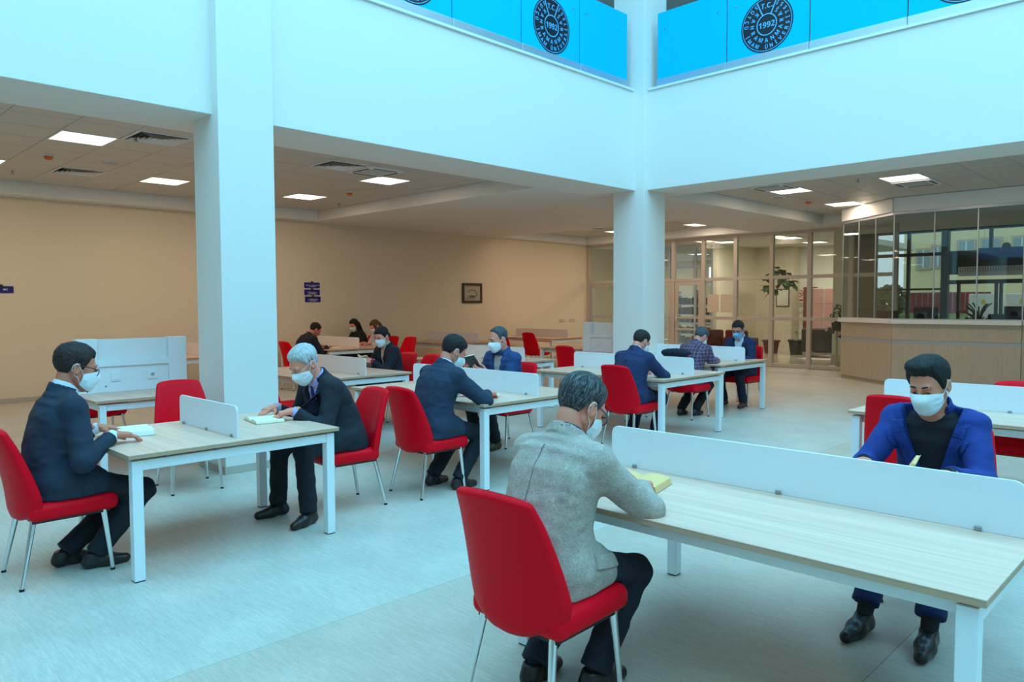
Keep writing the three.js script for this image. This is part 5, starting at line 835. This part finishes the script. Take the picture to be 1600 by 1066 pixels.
  t = thing('potted_plant', 'cut bare plant stem in a dark pot behind the glass', 'potted plant', [22.4, 0, -9.86]); pot(t, 0.24, 0.46, darkPot); part('stem', tube([[0, 0.4, 0], [0.01, 0.6, 0.01], [0, 0.86, 0.0]], 0.03, 12, 8), std('stemPale', { color: RGB(0.35, 0.36, 0.25), roughness: 0.9 }), t); leaves(t, [[0, 0.72, 0.02]], 0.09, 8, 5);
  t = thing('trailing_plant', 'trailing green plant beside the reception counter', 'potted plant', [18.75, 0, -7.24]); part('stand', rod([0, 0, 0], [0, 0.9, 0], 0.03, 0.03, 14), M.base, t); part('foot', new THREE.CylinderGeometry(0.15, 0.16, 0.03, 24).translate(0, 0.015, 0), M.base, t); t.add(new THREE.Group()); t.children.pop(); { const pp = part('pot', new THREE.CylinderGeometry(0.13, 0.1, 0.2, 20).translate(0, 1.0, 0), darkPot, t); } leaves(t, [[0, 1.15, 0], [0, 1.3, -0.08], [0.02, 1.35, 0.05], [0, 1.2, 0.12], [0, 0.95, -0.16], [0, 0.85, 0.14], [0, 0.75, 0.16], [0, 1.5, 0]], 0.12, 11, 15);
  tag(part(numbered('wooden_crate'), rbox(18.2, 18.42, 0, 0.2, -7.06, -6.88, 0.004, 1), M.cover), 'small wooden box on the floor by the reception counter', 'box');
}
// ================= RECEPTION BOOTH =================
{
  const P0 = [16.12, -6.12], P1 = [15.1, -4.80], P2 = [15.1, -2.74], P3 = [16.2, -1.3];
  const booth = thing('reception_counter', 'beige angled reception counter with glass screen', 'counter');
  const seg = (A, B, n) => { const dx = B[0] - A[0], dz = B[1] - A[1], L = Math.hypot(dx, dz), th = Math.atan2(-dz, dx); const put = (m) => { m.position.set((A[0] + B[0]) / 2, 0, (A[1] + B[1]) / 2); m.rotation.y = th; return m; };
    put(part('front_panel', rbox(-L / 2, L / 2, 0.07, 0.81, -0.02, 0.02, 0.003, 1), M.counter, booth)); put(part('upper_panel', rbox(-L / 2, L / 2, 0.885, 1.19, -0.02, 0.02, 0.003, 1), M.counter, booth)); put(part('groove', box(-L / 2, L / 2, 0.8, 0.9, -0.012, 0.012), M.grey, booth, 'grey recessed strip')); put(part('toe_kick', box(-L / 2, L / 2, 0, 0.08, -0.02, 0.0), M.cover, booth)); put(part('worktop', rbox(-L / 2, L / 2, 1.19, 1.265, -0.06, 0.10, 0.004, 1), M.soffit, booth)); put(part('bottom_track', rbox(-L / 2, L / 2, 1.265, 1.285, -0.02, 0.02, 0.003, 1), M.alu, booth)); put(part('top_track', rbox(-L / 2, L / 2, 3.23, 3.285, -0.02, 0.02, 0.003, 1), M.alu, booth)); put(part('canopy', rbox(-L / 2, L / 2, 3.285, 3.545, -0.05, 0.05, 0.004, 1), M.soffit, booth)); put(part('canopy_lip', rbox(-L / 2, L / 2, 3.36, 3.375, -0.055, 0.0, 0.002, 1), M.grey, booth));
    for (let i = 0; i < n; i++) { const a = -L / 2 + L * i / n, b = a + L / n; put(part('glass_pane', box(a + 0.006, b - 0.006, 1.285, 3.23, -0.004, 0.004), M.glassDark, booth)); put(part('pane_edge', rbox(a - 0.01, a + 0.01, 1.26, 3.24, -0.012, 0.012, 0.002, 1), M.alu, booth)); } };
  seg(P0, P1, 3); seg(P1, P2, 3); seg(P2, P3, 3);
  // inside the booth
  part('desk', rbox(15.45, 16.1, 0.72, 0.75, -4.6, -2.9, 0.004, 1), M.counter, booth);
  const leafD = new THREE.MeshStandardMaterial({ color: RGB(0.012, 0.03, 0.012), roughness: 0.5, side: THREE.DoubleSide });
  const pl = thing('desk_plant', 'dark leafy plant inside the reception booth', 'potted plant', [15.62, 0.752, -3.5]); part('pot', new THREE.LatheGeometry([[0.001, 0], [0.08, 0], [0.11, 0.2], [0.1, 0.2], [0.001, 0.19]].map(a => new THREE.Vector2(...a)), 20), M.black, pl);
  const r = rng(31); for (let k = 0; k < 26; k++) { const a = r() * 6.28, up = 0.3 + r() * 0.8, q = 0.10 + r() * 0.09; part('leaf', tube([[0, 0.2, 0], [Math.cos(a) * q * 0.5, 0.2 + up * 0.45, Math.sin(a) * q * 0.5], [Math.cos(a) * q * 1.3, 0.18 + up * 0.6, Math.sin(a) * q * 1.3]], 0.012, 8, 4), leafD, pl).scale.set(1, 1, 1); }
  for (const [x, z, l] of [[15.95, -2.9, 'beside the booth plant'], [16.0, -2.2, 'at the right picture edge']]) { const t = thing('monitor', 'black computer monitor inside the booth ' + l, 'monitor', [x, 0.752, z], NX + 0.2); part('screen', rbox(-0.27, 0.27, 0.42, 0.76, -0.02, 0.02, 0.006, 1), M.black, t); part('stand', rbox(-0.02, 0.02, 0, 0.45, 0.02, 0.05, 0.004, 1), M.black, t); part('foot', rbox(-0.11, 0.11, 0, 0.015, -0.08, 0.1, 0.004, 1), M.black, t); }
  for (const [x, z, h, l] of [[16.75, -5.5, 1.42, 'at the left end'], [16.0, -4.55, 1.5, 'behind the counter corner'], [16.6, -3.4, 1.36, 'near the monitor'], [16.62, -2.72, 1.2, 'under the dark haired receptionist']]) { const t = thing('office_chair', 'black office chair in the booth ' + l, 'chair', [x, 0, z], NX, 'booth office chairs'); part('backrest', rbox(-0.22, 0.22, h - 0.6, h, -0.28, -0.2, 0.035, 3), M.black, t); part('seat', rbox(-0.23, 0.23, 0.46, 0.54, -0.22, 0.24, 0.035, 3), M.black, t); part('bracket', rod([0, 0.48, -0.18], [0, h - 0.5, -0.23], 0.02, 0.02, 10), M.black, t); part('column', rod([0, 0.08, 0], [0, 0.48, 0], 0.025, 0.025, 12), M.alu, t); for (let k = 0; k < 5; k++) { const a = k * 1.2566; part('leg', rod([0, 0.09, 0], [Math.cos(a) * 0.28, 0.03, Math.sin(a) * 0.28], 0.02, 0.015, 8), M.black, t); part('caster', new THREE.SphereGeometry(0.026, 12, 8).translate(Math.cos(a) * 0.28, 0.026, Math.sin(a) * 0.28), M.black, t); } }
}
person(16.60, -2.72, NX, 'person with dark hair behind the booth glass at the right edge', { size: 1.0, lod: 1.8, lean: [0.05, 0.15], head: [0.2, 0.2, 0], jacket: [0.01, 0.01, 0.014], trousers: [0.01, 0.01, 0.012], shirt: [0.02, 0.02, 0.03], closed: 1, noCuff: 1, noCollar: 1, hands: [H([0.14, 0.72, 0.30], [-0.3, -0.1, 1], UP, 0.6), H([-0.14, 0.72, 0.30], [0.3, -0.1, 1], UP, 0.6)], feet: [[0.1, 0.3, 0], [-0.1, 0.3, 0]], hair: { thick: 0.02, rough: 0.002 }, hairC: [0.014, 0.011, 0.010], skin: [0.5, 0.32, 0.24] }).t.position.y = 0.07;
// ================= ENTRANCE FACADE AND OUTDOORS =================
{
  const X = 21.0;
  const f = structure('window_4');
  const bar = (z0, z1, y0, y1, d = 0.06) => part('frame_bar', rbox(X - d, X + d, y0, y1, z0, z1, 0.004, 1), M.darkFrame, f);
  part('solid_panel', box(X - 0.05, X + 0.15, 0, 3.42, -7.96, -7.14), M.darkFrame, f);
  bar(-7.14, 9.4, 3.36, 3.42); bar(-7.14, -5.5, 2.77, 2.85); bar(-7.14, -5.5, 1.9, 1.95); bar(-7.14, -5.5, 0, 0.12);
  for (const z of [-7.12, -6.31]) bar(z - 0.035, z + 0.035, 0, 3.4); bar(-5.54, -5.38, 0, 3.4, 0.09); bar(-4.52, -4.45, 2.8, 3.4); bar(-3.0, -2.9, 0, 3.4);
  bar(-5.4, -2.9, 2.78, 2.86); part('dark_header', box(X + 0.0, X + 0.1, 2.28, 2.78, -5.4, -2.9), M.darkFrame, f); bar(-5.4, -2.9, 2.04, 2.14); for (const z of [-5.15, -4.35, -4.25, -3.4]) bar(z - 0.03, z + 0.03, 0, 2.1);
  for (const [z0, z1] of [[-7.09, -6.34], [-6.28, -5.54]]) for (const [y0, y1] of [[0.12, 1.9], [1.95, 2.77], [2.85, 3.36]]) part('pane', box(X - 0.004, X + 0.004, y0, y1, z0, z1), M.glass, f);
  for (const [z0, z1] of [[-5.38, -4.52], [-4.45, -3.0]]) part('pane', box(X - 0.004, X + 0.004, 2.86, 3.36, z0, z1), M.glass, f);
  const br = structure('wall_entrance'); part('plaster', box(X - 0.05, X + 0.2, 0, 3.42, -2.9, 9.4), M.cream, br); part('plaster', box(X - 0.05, X + 0.2, 3.42, 9.6, -8.4, 9.4), M.cream, br); 
  const ac = thing('air_curtain', 'pale grey air curtain above the entrance doors', 'air curtain', [X - 0.2, 2.34, -4.1]); part('case', rbox(-0.12, 0.14, -0.11, 0.11, -1.0, 1.0, 0.02, 2), M.laminateWhite, ac); for (let k = 0; k < 36; k++) part('grille_fin', box(-0.128, -0.118, -0.03, 0.09, -0.96 + k * 0.053, -0.935 + k * 0.053), M.grey, ac);
  const sg = thing('hanging_sign', 'bright blue hanging sign above the entrance', 'sign', [X - 0.35, 2.75, -3.95]); part('board', rbox(-0.012, 0.012, -0.13, 0.13, -0.72, 0.72, 0.003, 1), std('signBlue', { color: RGB(0.01, 0.03, 0.55), roughness: 0.4 }), sg); part('emblem', new THREE.CylinderGeometry(0.09, 0.09, 0.03, 24).rotateZ(Math.PI / 2).translate(0, 0.15, -0.15), M.black, sg); for (const s of [-0.6, 0.6]) part('wire', rod([0, 0.13, s], [0, 0.66, s], 0.003, 0.003, 6), M.alu, sg);
  part('lettering', box(-0.0135, -0.012, -0.05, 0.0, -0.3, 0.05), M.blueSign, sg);
  // ground outside: paving then a grass bank
  const gr = structure('ground_outside'); const bank = (x0, x1, z0, z1) => { const g = new THREE.PlaneGeometry(x1 - x0, z1 - z0, 30, 10).rotateX(-Math.PI / 2).translate((x0 + x1) / 2, 0, (z0 + z1) / 2), p = g.attributes.position; for (let i = 0; i < p.count; i++) p.setY(i, -0.05 + 1.25 * clamp((p.getX(i) - 25) / 14, 0, 1)); g.computeVertexNormals(); return bp(g); }; const grassT = tex(128, 128, (u, v) => { const s = 0.1 * tn(u, v, 30, 30, 81) + 0.06 * tn(u, v, 60, 60, 82); return [0.36 + s, 0.45 + s, 0.22 + s]; }, 0.5); std('grass', { map: grassT, roughness: 1 }); part('grass_bank', bank(21.25, 29, -8.3, 30), M.grass, gr); part('grass_bank', bank(29, 81, -45, 30), M.grass, gr);
  // yellow building
  const yw = std('yellowWall', { color: RGB(0.78, 0.70, 0.42), roughness: 0.9 }), stone = std('stoneTrim', { color: RGB(0.55, 0.47, 0.36), roughness: 0.9 }), wg = std('winGlass', { color: RGB(0.25, 0.36, 0.42), roughness: 0.15 });
  const b = thing('yellow_building', 'pale yellow stone building outside the entrance windows', 'building', [45, 0, 0]); part('facade', box(0, 10, 0, 14, -12.6, 20), yw, b); part('round_corner', new THREE.CylinderGeometry(1.6, 1.6, 14, 32).translate(1.6, 7, -12.6), yw, b); part('cornice', rbox(-0.15, 10, 6.4, 6.6, -12.6, 20, 0.02, 1), stone, b);
  for (const [z0, z1, y0, y1] of [[-13.04, -12.48, 3.5, 4.45], [-12.3, -11.8, 3.55, 4.6], [-11.05, -10.4, 4.25, 4.8], [-9.98, -9.2, 4.3, 4.85], [-8.6, -7.9, 4.3, 4.85], [-7.2, -6.4, 4.3, 4.85]]) { const off = z0 < -12.5 ? -0.02 : 0; const w = part('window', rbox(-0.08 + off, 0.05, y0 - 0.12, y1 + 0.12, z0 - 0.12, z1 + 0.12, 0.01, 1), stone, b); part('pane', box(-0.1 + off, -0.078 + off, y0, y1, z0, z1), wg, w); part('sash', rbox(-0.11 + off, -0.09 + off, y0, y1, (z0 + z1) / 2 - 0.03, (z0 + z1) / 2 + 0.03, 0.004, 1), M.laminateWhite, w); }
  const rc = thing('red_fence', 'dark red metal fence wall outside', 'fence', [38, 1.0, -10.6]); for (let k = 0; k < 14; k++) part('panel', rbox(-0.03, 0.03, 0, 1.05, -0.95 + k * 0.25, -0.72 + k * 0.25, 0.005, 1), std('redFence', { color: RGB(0.22, 0.02, 0.035), roughness: 0.6 }), rc);
  for (const [z, l] of [[-6.5, 'left'], [-5.4, 'right']]) { const t = thing('utility_cabinet', 'white utility cabinet outside the entrance doors, ' + l, 'cabinet', [30, 0.38, z]); part('body', rbox(-0.4, 0.4, 0, 1.5, -0.45, 0.45, 0.02, 2), M.laminateWhite, t); part('warning_mark', rbox(-0.405, -0.4, 1.15, 1.3, -0.06, 0.06, 0.002, 1), std('warn', { color: RGB(0.8, 0.6, 0.05), roughness: 0.6 }), t); part('lock', rbox(-0.42, -0.4, 0.7, 0.82, -0.32, -0.28, 0.004, 1), M.black, t); }
  const tr = thing('shrub_tree', 'bushy green tree outside the left booth window', 'tree', [36, 0.9, -11.6]); part('trunk', rod([0, -0.1, 0], [0, 1.0, 0], 0.07, 0.05, 10), M.cover, tr); const gl = new THREE.IcosahedronGeometry(0.13, 0), gs = [], rr = rng(9); for (let k = 0; k < 260; k++) { const a = rr() * 6.28, q = Math.sqrt(rr()) * 0.75, y = 0.25 + rr() * 1.2; gs.push(gl.clone().scale(1, 0.5, 1).rotateX(rr() * 3).rotateY(rr() * 6).translate(Math.cos(a) * q * Math.sin(Math.PI * (y + 0.2) / 1.9), y, Math.sin(a) * q * Math.sin(Math.PI * (y + 0.2) / 1.9))); } part('foliage', join(gs), std('foliage', { color: RGB(0.06, 0.09, 0.03), roughness: 0.9 }), tr);
}
// ================= WALL SIGNS, PICTURE, SOCKETS =================
{
  const sign = (x, y, w, h, lines, label) => {
    const c = document.createElement('canvas'); c.width = 512; c.height = Math.round(512 * h / w); const g = c.getContext('2d'); g.fillStyle = '#140a78'; g.fillRect(0, 0, c.width, c.height); g.fillStyle = '#e8e8f0'; g.textAlign = 'center'; g.textBaseline = 'middle'; const lr = rng(Math.round(y * 100)); lines.forEach(([s, px, yy]) => { if (typeof s === 'string') { g.font = 'bold ' + px + 'px sans-serif'; g.fillText(s, 256 + (s === 'WC' ? 90 : 0), c.height * yy); } else { let xx = 256 - s / 2; while (xx < 256 + s / 2) { const w2 = 8 + lr() * 8; g.fillRect(xx, c.height * yy - px * 0.3, w2, px * 0.6); xx += w2 + 4 + (lr() > 0.8 ? 12 : 0); } } });
    const t = new THREE.CanvasTexture(c); t.colorSpace = THREE.SRGBColorSpace; const o = thing('wall_sign', label, 'sign', [x, y, ZW + 0.008], 0, 'blue wall signs'); part('plate', rbox(-w / 2, w / 2, -h / 2, h / 2, -0.006, 0.006, 0.002, 1), M.blueSign, o); part('print', new THREE.PlaneGeometry(w - 0.01, h - 0.01).translate(0, 0, 0.007), new THREE.MeshStandardMaterial({ map: t, roughness: 0.5 }), o); part('emblem', new THREE.CylinderGeometry(0.028, 0.028, 0.012, 20).rotateX(Math.PI / 2).translate(0, h / 2, 0.004), M.black, o);
  };
  sign(8.38, 2.00, 0.37, 0.118, [[430, 34, 0.5], [240, 30, 0.76]], 'top one of three small blue wall signs');
  sign(8.38, 1.85, 0.37, 0.118, [[330, 28, 0.46], [220, 26, 0.67], [310, 28, 0.86]], 'middle one of three small blue wall signs');
  sign(8.395, 1.70, 0.37, 0.118, [[270, 26, 0.44], [340, 28, 0.64], [180, 28, 0.86]], 'bottom one of three small blue wall signs');
  sign(2.78, 1.845, 0.34, 0.11, [['WC', 70, 0.5]], 'blue WC wall sign at the left picture edge');
  // framed picture: generic sketch
  const pc = document.createElement('canvas'); pc.width = 256; pc.height = 192; const g = pc.getContext('2d'); g.fillStyle = '#b3aa94'; g.fillRect(0, 0, 256, 192); g.strokeStyle = '#4a463c'; g.lineWidth = 2.5; const rr = rng(4); for (let k = 0; k < 60; k++) { g.beginPath(); const a = -2.6 + k / 60 * 3.2, x = 125 + 70 * Math.cos(a), y = 105 + 50 * Math.sin(a); g.moveTo(x, y); g.lineTo(x + (rr() - 0.5) * 40, y + (rr() - 0.2) * 24); g.stroke(); } for (let k = 0; k < 30; k++) { g.beginPath(); g.moveTo(40 + rr() * 150, 120 + rr() * 30); g.lineTo(40 + rr() * 150, 125 + rr() * 30); g.stroke(); } g.fillStyle = '#55503f'; for (let k = 0; k < 6; k++) g.fillRect(30 + k * 22, 158, 9, 20); for (let k = 0; k < 4; k++) g.fillRect(30 + k * 52, 14, 36, 5);
  const pt = new THREE.CanvasTexture(pc); pt.colorSpace = THREE.SRGBColorSpace;
  const o = thing('framed_picture', 'brown framed map like drawing on the beige wall', 'picture', [13.0, 1.87, ZW + 0.02]); const w = 0.68, h = 0.51, fr = std('frameBrown', { color: RGB(0.05, 0.025, 0.012), roughness: 0.5 });
  for (const [x0, x1, y0, y1] of [[-w / 2, w / 2, h / 2 - 0.06, h / 2], [-w / 2, w / 2, -h / 2, -h / 2 + 0.06], [-w / 2, -w / 2 + 0.06, -h / 2 + 0.06, h / 2 - 0.06], [w / 2 - 0.06, w / 2, -h / 2 + 0.06, h / 2 - 0.06]]) part('frame_side', rbox(x0, x1, y0, y1, -0.02, 0.02, 0.006, 1), fr, o);
  part('drawing', new THREE.PlaneGeometry(w - 0.11, h - 0.11), new THREE.MeshStandardMaterial({ map: pt, roughness: 0.6 }), o);
  for (const [x, l] of [[16.55, 'left'], [17.0, 'right']]) { const s = thing('wall_socket', l + ' triple wall socket near the glass partition', 'socket', [x, 1.11, ZW + 0.008], 0, 'triple wall sockets'); part('plate', rbox(-0.13, 0.13, -0.045, 0.045, -0.006, 0.006, 0.003, 1), M.cream, s); for (const k of [-1, 0, 1]) part('module', rbox(k * 0.08 - 0.028, k * 0.08 + 0.028, -0.028, 0.028, 0.004, 0.009, 0.002, 1), M.base, s); }
}
scene.traverse(o => { if (o.isMesh) { o.castShadow = true; o.receiveShadow = true; } });
renderer.render(scene, camera);
